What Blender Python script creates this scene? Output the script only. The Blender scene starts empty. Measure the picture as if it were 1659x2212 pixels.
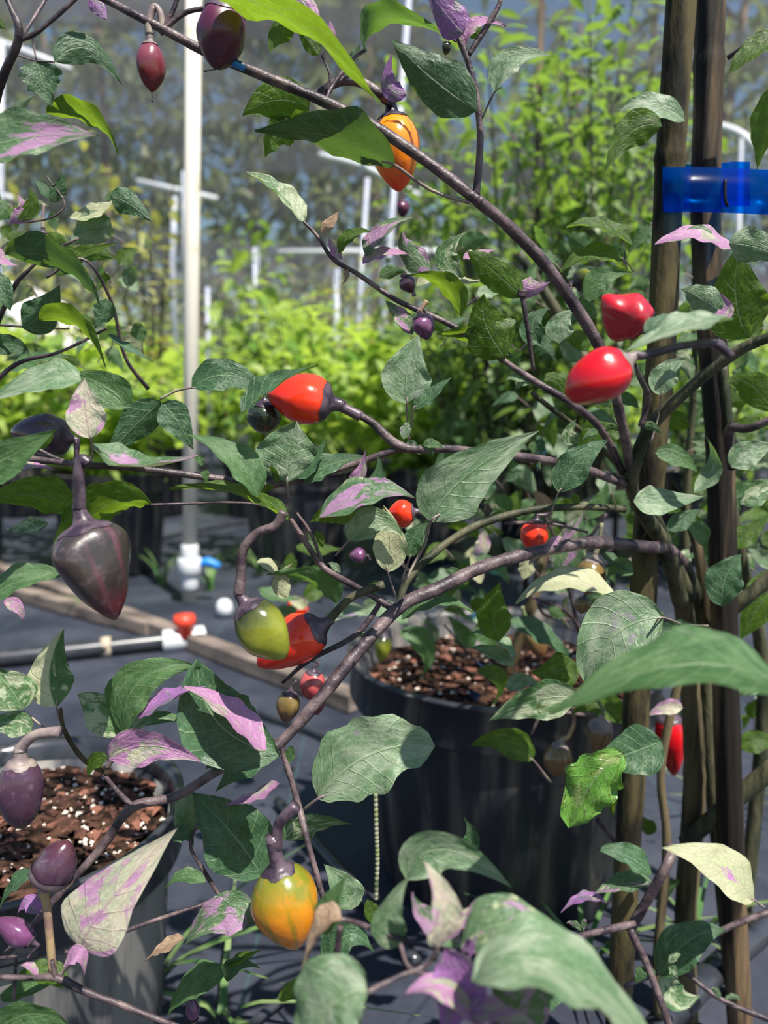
import bpy, math, random
from mathutils import Vector, Matrix, noise
R = math.radians
rnd = random.Random(7)
scn = bpy.context.scene
col = scn.collection

# ---------------------------------------------------------------- camera, sky, sun, exposure
CAM = Vector((0, 0, 0.66)); PITCH = 8.6; F = 1662.0
cd = bpy.data.cameras.new('camera'); cam = bpy.data.objects.new('camera', cd); col.objects.link(cam)
cam.location = CAM; cam.rotation_euler = (R(90 - PITCH), 0, 0)
cd.sensor_fit = 'VERTICAL'; cd.sensor_height = 34.6; cd.lens = 34.6 * F / 2212
cd.clip_start = 0.02; cd.clip_end = 300
cd.dof.use_dof = True; cd.dof.focus_distance = 0.50; cd.dof.aperture_fstop = 5.6
scn.camera = cam
w = bpy.data.worlds.new('sky'); scn.world = w; w.use_nodes = True
nt = w.node_tree; nt.nodes.clear()
sky = nt.nodes.new('ShaderNodeTexSky'); sky.sky_type = 'NISHITA'; sky.sun_disc = False
sky.sun_elevation = R(56); sky.sun_rotation = R(120); sky.air_density = 1.3; sky.dust_density = 0.6; sky.ozone_density = 2.0
bg = nt.nodes.new('ShaderNodeBackground'); bg.inputs[1].default_value = 0.115
wo = nt.nodes.new('ShaderNodeOutputWorld')
hs = nt.nodes.new('ShaderNodeHueSaturation'); hs.inputs['Saturation'].default_value = 1.12; nt.links.new(sky.outputs[0], hs.inputs['Color']); nt.links.new(hs.outputs[0], bg.inputs[0]); nt.links.new(bg.outputs[0], wo.inputs[0])
sd = bpy.data.lights.new('sun', 'SUN'); sun = bpy.data.objects.new('sun', sd); col.objects.link(sun)
sd.energy = 7.5; sd.angle = R(0.53); sd.color = (1.0, 0.95, 0.86)
SUN = Vector((0.34, -0.46, 1.05)).normalized()          # towards the sun
sun.rotation_euler = (-SUN).to_track_quat('-Z', 'Y').to_euler(); sun.location = SUN * 8
scn.view_settings.view_transform = 'Standard'; scn.view_settings.look = 'None'
scn.view_settings.gamma = 1; scn.view_settings.exposure = 0.28; scn.view_settings.use_curve_mapping = False
scn.cycles.max_bounces = 8; scn.cycles.transparent_max_bounces = 12; scn.cycles.use_denoising = True

FW = Vector((0, math.cos(R(PITCH)), -math.sin(R(PITCH)))); UP = Vector((0, math.sin(R(PITCH)), math.cos(R(PITCH)))); RT = Vector((1, 0, 0))
def ray(px, py): return FW + RT * ((px - 829.5) / F) + UP * ((1106 - py) / F)
def P(px, py, Y): d = ray(px, py); return CAM + d * (Y / d.y)
def G(px, py, z=0.0): d = ray(px, py); return CAM + d * ((z - CAM.z) / d.z)
def scale_at(p): return (p - CAM).dot(FW) / F            # metres per pixel there

# ---------------------------------------------------------------- materials
def mat(name):
    m = bpy.data.materials.new(name); m.use_nodes = True; t = m.node_tree; t.nodes.clear()
    o = t.nodes.new('ShaderNodeOutputMaterial'); return m, t, o
def N(t, kind, **k):
    n = t.nodes.new('ShaderNode' + kind)
    for a, v in k.items():
        if a.startswith('i_'):
            key = a[2:].replace('_', ' '); n.inputs[int(key) if key.isdigit() else key].default_value = v
        else: setattr(n, a, v)
    return n
def c4(c): return (c[0], c[1], c[2], 1)
def L(t, a, b): t.links.new(a, b)
def math_n(t, op, a, b=None, c=None):
    n = N(t, 'Math', operation=op)
    for i, v in enumerate((a, b, c)):
        if v is None: continue
        if isinstance(v, (int, float)): n.inputs[i].default_value = v
        else: L(t, v, n.inputs[i])
    return n.outputs[0]
def ramp(t, fac, a, b):
    n = N(t, 'MapRange', interpolation_type='SMOOTHSTEP'); L(t, fac, n.inputs[0])
    n.inputs[1].default_value = a; n.inputs[2].default_value = b; return n.outputs[0]
def mix(t, fac, a, b):
    n = N(t, 'Mix', data_type='RGBA')
    if isinstance(fac, (int, float)): n.inputs[0].default_value = fac
    else: L(t, fac, n.inputs[0])
    for i, v in ((6, a), (7, b)):
        if isinstance(v, tuple): n.inputs[i].default_value = c4(v)
        else: L(t, v, n.inputs[i])
    return n.outputs[2]
def noise_n(t, vec, scale, detail=3, rough=0.55, dist=0.0):
    n = N(t, 'TexNoise'); n.inputs['Scale'].default_value = scale; n.inputs['Detail'].default_value = detail
    n.inputs['Roughness'].default_value = rough; n.inputs['Distortion'].default_value = dist
    if vec is not None: L(t, vec, n.inputs['Vector'])
    return n.outputs[0]

def simple(name, c1, c2=None, scale=20, rough=0.6, spec=0.4, bump=0.0, metal=0.0, stretch=None, detail=4, lo=0.38, hi=0.62, coat=0.0):
    m, t, o = mat(name); b = N(t, 'BsdfPrincipled'); tc = N(t, 'TexCoord'); v = tc.outputs['Object']
    if stretch:
        mp = N(t, 'Mapping'); mp.inputs['Scale'].default_value = stretch; L(t, v, mp.inputs[0]); v = mp.outputs[0]
    b.inputs['Roughness'].default_value = rough; b.inputs['Specular IOR Level'].default_value = spec
    b.inputs['Metallic'].default_value = metal; b.inputs['Coat Weight'].default_value = coat
    if c2:
        nz = noise_n(t, v, scale, detail); L(t, mix(t, ramp(t, nz, lo, hi), c1, c2), b.inputs['Base Color'])
    else:
        nz = None; b.inputs['Base Color'].default_value = c4(c1)
    if bump:
        nb = noise_n(t, v, scale * 2.5, 4); bp = N(t, 'Bump'); bp.inputs['Strength'].default_value = bump; bp.inputs['Distance'].default_value = 0.003
        L(t, nb, bp.inputs['Height']); L(t, bp.outputs[0], b.inputs['Normal'])
    L(t, b.outputs[0], o.inputs[0]); return m

def leaf_mat(name, g1, g2, soft=0.05, cream=0.0, purple=0.0, creamc=(0.50, 0.52, 0.30), purplec=(0.42, 0.17, 0.40), trans=(0.22, 0.42, 0.015), tf=0.42, rough=0.42, vein=(0.30, 0.40, 0.22), veinf=0.5, half=False, blotch=0.0, blotchc=(0.06, 0.07, 0.01)):
    m, t, o = mat(name)
    uv = N(t, 'UVMap'); sep = N(t, 'SeparateXYZ'); L(t, uv.outputs[0], sep.inputs[0])
    oi = N(t, 'ObjectInfo'); off = math_n(t, 'MULTIPLY', oi.outputs['Random'], 37.0)
    cmb = N(t, 'CombineXYZ'); L(t, off, cmb.inputs[0]); L(t, off, cmb.inputs[2])
    add = N(t, 'VectorMath', operation='ADD'); L(t, uv.outputs[0], add.inputs[0]); L(t, cmb.outputs[0], add.inputs[1]); v = add.outputs[0]
    au = math_n(t, 'ABSOLUTE', math_n(t, 'MULTIPLY_ADD', sep.outputs[0], 2.0, -1.0))
    mid = ramp(t, au, 0.045, 0.012)
    n0 = noise_n(t, v, 3.0, 3)
    lat = math_n(t, 'FRACT', math_n(t, 'ADD', math_n(t, 'MULTIPLY', math_n(t, 'SUBTRACT', sep.outputs[1], math_n(t, 'MULTIPLY', au, 0.20)), 7.5), math_n(t, 'MULTIPLY', n0, 0.5)))
    latd = math_n(t, 'ABSOLUTE', math_n(t, 'SUBTRACT', lat, 0.5))
    latm = math_n(t, 'MULTIPLY', ramp(t, latd, 0.06, 0.015), 0.6)
    small = N(t, 'TexVoronoi', feature='DISTANCE_TO_EDGE'); small.inputs['Scale'].default_value = 16; L(t, v, small.inputs[0])
    sm = math_n(t, 'MULTIPLY', ramp(t, small.outputs[0], 0.06, 0.0), 0.22)
    vm = math_n(t, 'MULTIPLY', math_n(t, 'MAXIMUM', mid, math_n(t, 'MAXIMUM', latm, sm)), veinf)
    base = mix(t, ramp(t, noise_n(t, v, 4.5, 5, 0.65), 0.36, 0.64), g1, g2)
    if blotch:
        base = mix(t, math_n(t, 'MULTIPLY', ramp(t, noise_n(t, v, 7.0, 5, 0.7, 0.6), 0.60 - blotch * 0.25, 0.66 - blotch * 0.25), 0.85), base, blotchc)
    if cream:
        base = mix(t, ramp(t, noise_n(t, v, 2.6, 6, 0.62, 0.8), 0.68 - cream * 0.34 - soft, 0.68 - cream * 0.34 + soft), base, creamc)
    mott = noise_n(t, v, 30, 6, 0.75, 0.3); base = mix(t, math_n(t, 'MULTIPLY', ramp(t, mott, 0.50, 0.68), 0.45), base, tuple(min(1, c * 1.7 + 0.03) for c in g2)); base = mix(t, math_n(t, 'MULTIPLY', ramp(t, mott, 0.44, 0.30), 0.5), base, tuple(c * 0.5 for c in g1))
    if half:
        base = mix(t, ramp(t, sep.outputs[0], 0.50, 0.47), base, creamc)
    if purple:
        mp = N(t, 'VectorMath', operation='ADD'); L(t, v, mp.inputs[0]); mp.inputs[1].default_value = (5.3, 2.1, 0)
        base = mix(t, ramp(t, noise_n(t, mp.outputs[0], 2.2, 5, 0.6, 0.7), 0.68 - purple * 0.36, 0.74 - purple * 0.36), base, purplec)
        nn = noise_n(t, mp.outputs[0], 9, 5, 0.7); base = mix(t, math_n(t, 'MULTIPLY', ramp(t, nn, 0.56, 0.68), 0.5 * min(1, purple * 1.5)), base, (0.55, 0.42, 0.48))
    full = mix(t, vm, base, vein)
    b = N(t, 'BsdfPrincipled'); b.inputs['Roughness'].default_value = rough; b.inputs['Specular IOR Level'].default_value = 0.45
    L(t, full, b.inputs['Base Color'])
    # light through the blade: green comes out yellow-green, veins stay dark
    tr = N(t, 'BsdfTranslucent'); tcn = mix(t, 0.45, trans, full)
    tcn2 = mix(t, math_n(t, 'MULTIPLY', vm, 0.8), tcn, (0.05, 0.09, 0.01)); L(t, tcn2, tr.inputs[0])
    ms = N(t, 'MixShader'); ms.inputs[0].default_value = tf; L(t, b.outputs[0], ms.inputs[1]); L(t, tr.outputs[0], ms.inputs[2])
    hgt = math_n(t, 'ADD', math_n(t, 'MULTIPLY', math_n(t, 'MAXIMUM', mid, latm), -0.8), math_n(t, 'MULTIPLY', noise_n(t, v, 12, 4), 1.3))
    bp = N(t, 'Bump'); bp.inputs['Strength'].default_value = 0.5; bp.inputs['Distance'].default_value = 0.0018
    L(t, hgt, bp.inputs['Height']); L(t, bp.outputs[0], b.inputs['Normal'])
    L(t, ms.outputs[0], o.inputs[0]); return m

LM = {
 'g':  leaf_mat('leaf_green', (0.040, 0.105, 0.035), (0.095, 0.185, 0.070), cream=0.15, creamc=(0.16, 0.25, 0.13), soft=0.1),
 'd':  leaf_mat('leaf_dark', (0.022, 0.065, 0.030), (0.050, 0.115, 0.050), cream=0.10, creamc=(0.11, 0.19, 0.12), tf=0.25),
 's':  leaf_mat('leaf_sage', (0.085, 0.165, 0.075), (0.155, 0.24, 0.135), cream=0.38, purple=0.08, creamc=(0.30, 0.35, 0.25), purplec=(0.26, 0.19, 0.27), tf=0.28, blotch=0.1, blotchc=(0.08, 0.14, 0.08), soft=0.14),
 'b':  leaf_mat('leaf_backlit', (0.05, 0.12, 0.012), (0.12, 0.22, 0.02), trans=(0.27, 0.42, 0.012), tf=0.58, blotch=0.55, blotchc=(0.03, 0.07, 0.008)),
 'v':  leaf_mat('leaf_variegated', (0.045, 0.12, 0.045), (0.09, 0.18, 0.07), cream=0.50, purple=0.06, creamc=(0.38, 0.42, 0.28), tf=0.32, blotch=0.2),
 'h':  leaf_mat('leaf_halved', (0.03, 0.10, 0.035), (0.06, 0.14, 0.05), cream=0.25, half=True, creamc=(0.52, 0.52, 0.34), tf=0.25),
 'c':  leaf_mat('leaf_cream', (0.30, 0.38, 0.18), (0.42, 0.46, 0.25), cream=0.8, purple=0.15, creamc=(0.42, 0.42, 0.26), tf=0.30, vein=(0.42, 0.44, 0.30), blotch=0.25, blotchc=(0.20, 0.26, 0.12), soft=0.1),
 'p':  leaf_mat('leaf_pink', (0.24, 0.28, 0.18), (0.38, 0.32, 0.28), cream=0.35, purple=0.72, purplec=(0.40, 0.19, 0.35), trans=(0.5, 0.25, 0.42), tf=0.28, vein=(0.42, 0.24, 0.34), soft=0.12),
 'cp': leaf_mat('leaf_cream_pink', (0.32, 0.37, 0.24), (0.42, 0.45, 0.30), cream=0.62, purple=0.46, creamc=(0.54, 0.48, 0.36), soft=0.09, purplec=(0.46, 0.25, 0.40), trans=(0.6, 0.4, 0.4), tf=0.25, vein=(0.52, 0.25, 0.36)),
 'gp': leaf_mat('leaf_green_pink', (0.05, 0.12, 0.05), (0.10, 0.17, 0.08), cream=0.18, purple=0.48, purplec=(0.36, 0.19, 0.34), trans=(0.3, 0.35, 0.1), tf=0.3),
 'u':  leaf_mat('leaf_mauve', (0.12, 0.12, 0.14), (0.20, 0.15, 0.22), cream=0.2, purple=0.7, purplec=(0.30, 0.13, 0.34), trans=(0.35, 0.15, 0.4), tf=0.25, vein=(0.30, 0.15, 0.30), soft=0.12),
 'x':  leaf_mat('leaf_crinkled', (0.09, 0.24, 0.035), (0.17, 0.36, 0.06), cream=0.25, creamc=(0.36, 0.42, 0.16), tf=0.35, rough=0.16, blotch=0.2),
 'r':  leaf_mat('leaf_dried', (0.34, 0.22, 0.14), (0.42, 0.30, 0.20), cream=0.2, creamc=(0.5, 0.36, 0.28), trans=(0.5, 0.25, 0.1), tf=0.3, vein=(0.3, 0.15, 0.12)),
}
LEAFWORD = {'p': 'pink and mauve variegated leaf', 'cp': 'cream and pink variegated leaf', 'c': 'pale cream-green leaf', 'h': 'leaf half cream and half dark green',
            'gp': 'green leaf blotched with mauve', 'u': 'dusky mauve leaf', 'x': 'glossy crinkled light green leaf', 'r': 'dried tan leaf', 'v': 'green leaf mottled with cream'}
M = {}
M['bark'] = simple('bark_purple', (0.030, 0.020, 0.027), (0.155, 0.110, 0.110), 60, 0.45, 0.4, 0.5, detail=6, lo=0.36, hi=0.72)
M['bark_g'] = simple('bark_green', (0.022, 0.028, 0.014), (0.085, 0.080, 0.045), 60, 0.6, 0.3, 0.7, stretch=(1, 1, 0.25), detail=6)
M['bark_w'] = simple('bark_woody', (0.022, 0.018, 0.010), (0.13, 0.10, 0.055), 45, 0.75, 0.2, 0.6, stretch=(1, 1, 0.12))
M['pet'] = simple('petiole_mauve', (0.20, 0.14, 0.15), (0.28, 0.24, 0.18), 60, 0.5, 0.4)
M['petg'] = simple('petiole_green', (0.12, 0.17, 0.07), (0.20, 0.18, 0.12), 60, 0.5, 0.4)
M['calyx'] = simple('calyx_purple', (0.028, 0.017, 0.030), (0.095, 0.065, 0.085), 90, 0.4, 0.5, 0.15)
M['calyxg'] = simple('calyx_grey', (0.15, 0.11, 0.12), (0.27, 0.22, 0.19), 80, 0.5, 0.4, 0.15)
M['pedt'] = simple('pedicel_tan', (0.20, 0.12, 0.11), (0.38, 0.27, 0.14), 60, 0.5, 0.4)
M['bamboo'] = simple('bamboo_mossy', (0.010, 0.009, 0.007), (0.085, 0.068, 0.030), 34, 0.8, 0.2, 0.9, stretch=(1, 1, 0.25), detail=7, lo=0.40, hi=0.60)
M['bamboo2'] = simple('bamboo_brown', (0.010, 0.007, 0.005), (0.15, 0.10, 0.055), 38, 0.7, 0.3, 0.9, stretch=(1, 1, 0.10), detail=7, lo=0.46, hi=0.66)
M['pvc'] = simple('pvc_white', (0.62, 0.58, 0.50), (0.42, 0.39, 0.27), 9, 0.4, 0.5, lo=0.55, hi=0.75)
M['pvc2'] = simple('pvc_clean', (0.58, 0.59, 0.62), None, rough=0.35)
M['upr'] = simple('pvc_grey', (0.36, 0.39, 0.48), (0.46, 0.47, 0.52), 8, 0.4)
M['redv'] = simple('red_plastic', (0.75, 0.06, 0.03), None, rough=0.4)
M['bluev'] = simple('blue_plastic', (0.02, 0.20, 0.60), None, rough=0.4)
M['poly'] = simple('black_poly', (0.018, 0.020, 0.026), (0.035, 0.037, 0.045), 30, 0.28, 0.6)
M['potb'] = simple('pot_black', (0.016, 0.019, 0.028), (0.16, 0.14, 0.12), 26, 0.45, 0.45, 0.35, stretch=(1, 1, 0.07), detail=8, lo=0.44, hi=0.70)  # dirt streaks, their pale tone raised to paint in sun streaks on the wall
M['potd'] = simple('pot_weathered', (0.025, 0.030, 0.042), (0.21, 0.20, 0.19), 22, 0.6, 0.35, 0.25, stretch=(1, 1, 0.10), detail=7, lo=0.40, hi=0.62)
M['timber'] = simple('timber_weathered', (0.10, 0.08, 0.07), (0.24, 0.19, 0.16), 12, 0.8, 0.2, 0.5, stretch=(0.1, 1, 1))
M['grass'] = simple('weed_green', (0.05, 0.13, 0.03), (0.17, 0.24, 0.09), 14, 0.5, 0.3)
M['soil'] = simple('soil_dark', (0.012, 0.008, 0.006), (0.075, 0.038, 0.025), 45, 0.95, 0.1, 0.9)
M['chip'] = simple('bark_chip', (0.21, 0.092, 0.062), (0.05, 0.025, 0.02), 30, 0.9, 0.1, 0.3)
M['perl'] = simple('perlite', (0.66, 0.56, 0.48), None, rough=0.8)
M['steel'] = simple('staple_dark', (0.02, 0.02, 0.03), None, rough=0.4, metal=0.6)
M['clamp'] = simple('clamp_beige', (0.60, 0.50, 0.38), (0.35, 0.28, 0.2), 40, 0.4)
M['trunk'] = simple('pine_bark', (0.16, 0.11, 0.085), (0.36, 0.26, 0.20), 3, 0.9, 0.1, stretch=(1, 1, 0.2))
M['rag'] = simple('grey_stem', (0.32, 0.29, 0.22), (0.20, 0.24, 0.10), 40, 0.7)
M['concrete'] = simple('pale_cover', (0.55, 0.52, 0.52), (0.75, 0.72, 0.70), 5, 0.8)

def far_leaf(name, a, b, tr, tf=0.45):
    m, t, o = mat(name); tc = N(t, 'TexCoord'); g = N(t, 'NewGeometry')
    c = mix(t, g.outputs['Random Per Island'], a, b)
    bs = N(t, 'BsdfPrincipled'); bs.inputs['Roughness'].default_value = 0.4; L(t, c, bs.inputs['Base Color'])
    ts = N(t, 'BsdfTranslucent'); ts.inputs[0].default_value = c4(tr); ms = N(t, 'MixShader'); ms.inputs[0].default_value = tf
    L(t, bs.outputs[0], ms.inputs[1]); L(t, ts.outputs[0], ms.inputs[2]); L(t, ms.outputs[0], o.inputs[0]); return m
M['far1'] = far_leaf('foliage_bright', (0.10, 0.24, 0.03), (0.42, 0.52, 0.16), (0.50, 0.68, 0.08), 0.5)
M['far2'] = far_leaf('foliage_mid', (0.06, 0.14, 0.045), (0.26, 0.34, 0.17), (0.28, 0.45, 0.05), 0.42)
M['far3'] = far_leaf('foliage_yellow', (0.22, 0.26, 0.07), (0.42, 0.40, 0.16), (0.5, 0.5, 0.1), 0.4)
M['mid'] = far_leaf('foliage_near', (0.05, 0.12, 0.045), (0.17, 0.25, 0.12), (0.22, 0.42, 0.02), 0.38)
M['tree'] = far_leaf('tree_foliage', (0.12, 0.17, 0.06), (0.36, 0.37, 0.18), (0.32, 0.38, 0.12), 0.4)

def pepper_mat(name, c1, c2, lo=0.0, hi=1.0, spots=None, rough=0.22, streak=None, sf=0.5):
    m, t, o = mat(name); uv = N(t, 'UVMap'); sep = N(t, 'SeparateXYZ'); L(t, uv.outputs[0], sep.inputs[0]); tc = N(t, 'TexCoord')
    nz = noise_n(t, tc.outputs['Object'], 55, 3)
    f = math_n(t, 'ADD', sep.outputs[1], math_n(t, 'MULTIPLY', math_n(t, 'SUBTRACT', nz, 0.5), 0.5))
    c = mix(t, ramp(t, f, lo, hi), c1, c2)
    if streak:
        mp = N(t, 'Mapping'); mp.inputs['Scale'].default_value = (14, 0.7, 1); L(t, uv.outputs[0], mp.inputs[0])
        c = mix(t, math_n(t, 'MULTIPLY', ramp(t, noise_n(t, mp.outputs[0], 1.0, 3), 0.50, 0.62), sf), c, streak)
    if spots:
        c = mix(t, math_n(t, 'MULTIPLY', ramp(t, noise_n(t, tc.outputs['Object'], 130, 5, 0.7), 0.52, 0.72), 0.45), c, spots)
    b = N(t, 'BsdfPrincipled'); b.inputs['Roughness'].default_value = rough; b.inputs['Coat Weight'].default_value = 0.35; b.inputs['Coat Roughness'].default_value = 0.12
    b.inputs['Subsurface Weight'].default_value = 0.12; b.inputs['Subsurface Radius'].default_value = (0.004, 0.002, 0.001); b.inputs['Subsurface Scale'].default_value = 1.0
    bp = N(t, 'Bump'); bp.inputs['Strength'].default_value = 0.25; bp.inputs['Distance'].default_value = 0.002
    L(t, noise_n(t, tc.outputs['Object'], 90, 3), bp.inputs['Height']); L(t, bp.outputs[0], b.inputs['Normal'])
    L(t, c, b.inputs['Base Color']); L(t, b.outputs[0], o.inputs[0]); return m
PM = {
 'red': pepper_mat('pepper_red', (0.62, 0.006, 0.012), (0.48, 0.004, 0.010)),
 'redo': pepper_mat('pepper_scarlet', (0.80, 0.045, 0.010), (0.72, 0.02, 0.008)),
 'redw': pepper_mat('pepper_crimson', (0.36, 0.006, 0.018), (0.48, 0.006, 0.014), rough=0.38, spots=(0.55, 0.10, 0.10)),
 'orange': pepper_mat('pepper_orange', (0.90, 0.25, 0.008), (0.80, 0.05, 0.008), 0.55, 1.0, streak=(0.80, 0.14, 0.01)),
 'yellow': pepper_mat('pepper_yellow', (0.16, 0.17, 0.012), (0.70, 0.22, 0.006), 0.10, 0.62, spots=(0.5, 0.2, 0.02), streak=(0.22, 0.17, 0.010), sf=0.85),
 'green': pepper_mat('pepper_olive', (0.035, 0.045, 0.012), (0.22, 0.24, 0.02), 0.1, 0.6, spots=(0.10, 0.07, 0.04)),
 'purple': pepper_mat('pepper_purple', (0.060, 0.028, 0.050), (0.070, 0.020, 0.030), 0.5, 1.0, spots=(0.19, 0.13, 0.16)),
 'purpleb': pepper_mat('pepper_purple_dusty', (0.034, 0.026, 0.024), (0.085, 0.010, 0.018), 0.60, 0.92, spots=(0.15, 0.10, 0.11), rough=0.36, streak=(0.11, 0.035, 0.055), sf=0.8),
 'maroon': pepper_mat('pepper_maroon', (0.19, 0.045, 0.065), (0.13, 0.012, 0.015), 0.2, 0.8),
 'plum': pepper_mat('pepper_plum', (0.10, 0.012, 0.045), (0.06, 0.012, 0.025), 0.2, 1.0, rough=0.4),
 'brown': pepper_mat('pepper_brown', (0.16, 0.11, 0.035), (0.17, 0.06, 0.03), 0.2, 1.0, spots=(0.34, 0.24, 0.12)),
 'dkgreen': pepper_mat('pepper_dark_green', (0.025, 0.035, 0.022), (0.10, 0.05, 0.01), 0.7, 1.05, spots=(0.12, 0.11, 0.10)),
 'violet': pepper_mat('pepper_violet', (0.16, 0.05, 0.14), (0.10, 0.03, 0.08), spots=(0.35, 0.22, 0.32)),
 'pinkred': pepper_mat('pepper_rose', (0.50, 0.09, 0.09), (0.30, 0.03, 0.04)),
}

# ---------------------------------------------------------------- object helpers
def mesh_obj(name, verts, faces, mats, parent=None, smooth=True, uvs=None, fmat=None):
    me = bpy.data.meshes.new(name); me.from_pydata([tuple(v) for v in verts], [], faces); me.update()
    for m in (mats if isinstance(mats, (list, tuple)) else [mats]): me.materials.append(m)
    if smooth: me.polygons.foreach_set('use_smooth', [True] * len(me.polygons))
    if fmat: me.polygons.foreach_set('material_index', fmat)
    if uvs:
        ul = me.uv_layers.new(name='UVMap')
        ul.data.foreach_set('uv', [c for lp in me.loops for c in uvs[lp.vertex_index]])
    o = bpy.data.objects.new(name, me); col.objects.link(o)
    if parent is not None: o.parent = parent
    return o
def empty(name, loc): o = bpy.data.objects.new(name, None); o.empty_display_size = 0.02; col.objects.link(o); o.location = loc; return o
def tag(o, label=None, cat=None, group=None, kind=None):
    if label: o['label'] = label
    if cat: o['category'] = cat
    if group: o['group'] = group
    if kind: o['kind'] = kind
    return o
def settle(root):
    "children are modelled in world space; move them into the root's frame"
    bpy.context.view_layer.update()
    off = root.location
    for ch in root.children: ch.matrix_parent_inverse = Matrix.Translation(-off)
def catmull(pts, n=6):
    pts = [Vector(p) for p in pts]
    if len(pts) < 3:
        return [pts[0].lerp(pts[-1], i / n) for i in range(n + 1)]
    q = [pts[0] * 2 - pts[1]] + pts + [pts[-1] * 2 - pts[-2]]; out = []
    for i in range(1, len(q) - 2):
        a, b, c, d = q[i - 1:i + 3]
        for k in range(n):
            s = k / n
            out.append(0.5 * ((2 * b) + (c - a) * s + (2 * a - 5 * b + 4 * c - d) * s * s + (3 * b - a - 3 * c + d) * s ** 3))
    out.append(pts[-1]); return out
def tube_geo(path, radii, sides=8, V=None, Fc=None, flute=0.0):
    V = V if V is not None else []; Fc = Fc if Fc is not None else []
    if len(radii) != len(path): radii = interp(radii, len(path))
    n = len(path); base = len(V); up = Vector((0.13, 0.31, 0.94)); prev = None
    for i, p in enumerate(path):
        d = (path[min(i + 1, n - 1)] - path[max(i - 1, 0)]).normalized()
        if prev is None: x = d.cross(up).normalized()
        else: x = (prev - d * prev.dot(d)).normalized()
        prev = x; y = d.cross(x)
        for k in range(sides):
            a = 2 * math.pi * k / sides; r = radii[i] * (1 + flute * math.cos(a * (sides // 3)))
            V.append(p + x * math.cos(a) * r + y * math.sin(a) * r)
    for i in range(n - 1):
        for k in range(sides):
            a = base + i * sides + k; b = base + i * sides + (k + 1) % sides
            Fc.append((a, b, b + sides, a + sides))
    Fc.append(tuple(base + k for k in range(sides))[::-1]); Fc.append(tuple(base + (n - 1) * sides + k for k in range(sides)))
    return V, Fc
def interp(vals, n):
    out = []
    for i in range(n):
        s = i / (n - 1) * (len(vals) - 1); k = min(int(s), len(vals) - 2); out.append(vals[k] * (1 - s + k) + vals[k + 1] * (s - k))
    return out
def pxtube(name, pts, wpx, m, parent=None, sides=8, n=6, knobs=0.0, flute=0.0):
    "pts: (px, py, Y); wpx: width(s) in pixels at those points"
    w3 = [P(*p) for p in pts]; path = catmull(w3, n)
    ws = interp(wpx if isinstance(wpx, (list, tuple)) else [wpx, wpx], len(path))
    rad = [max(0.0002, 0.5 * a * scale_at(p)) for a, p in zip(ws, path)]
    if knobs:
        rad = [r * (1 + knobs * (0.5 - abs(noise.noise(p * 60)) * 1.2)) for r, p in zip(rad, path)]
    V, Fc = tube_geo(path, rad, sides, flute=flute)
    return mesh_obj(name, V, Fc, m, parent)

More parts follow.
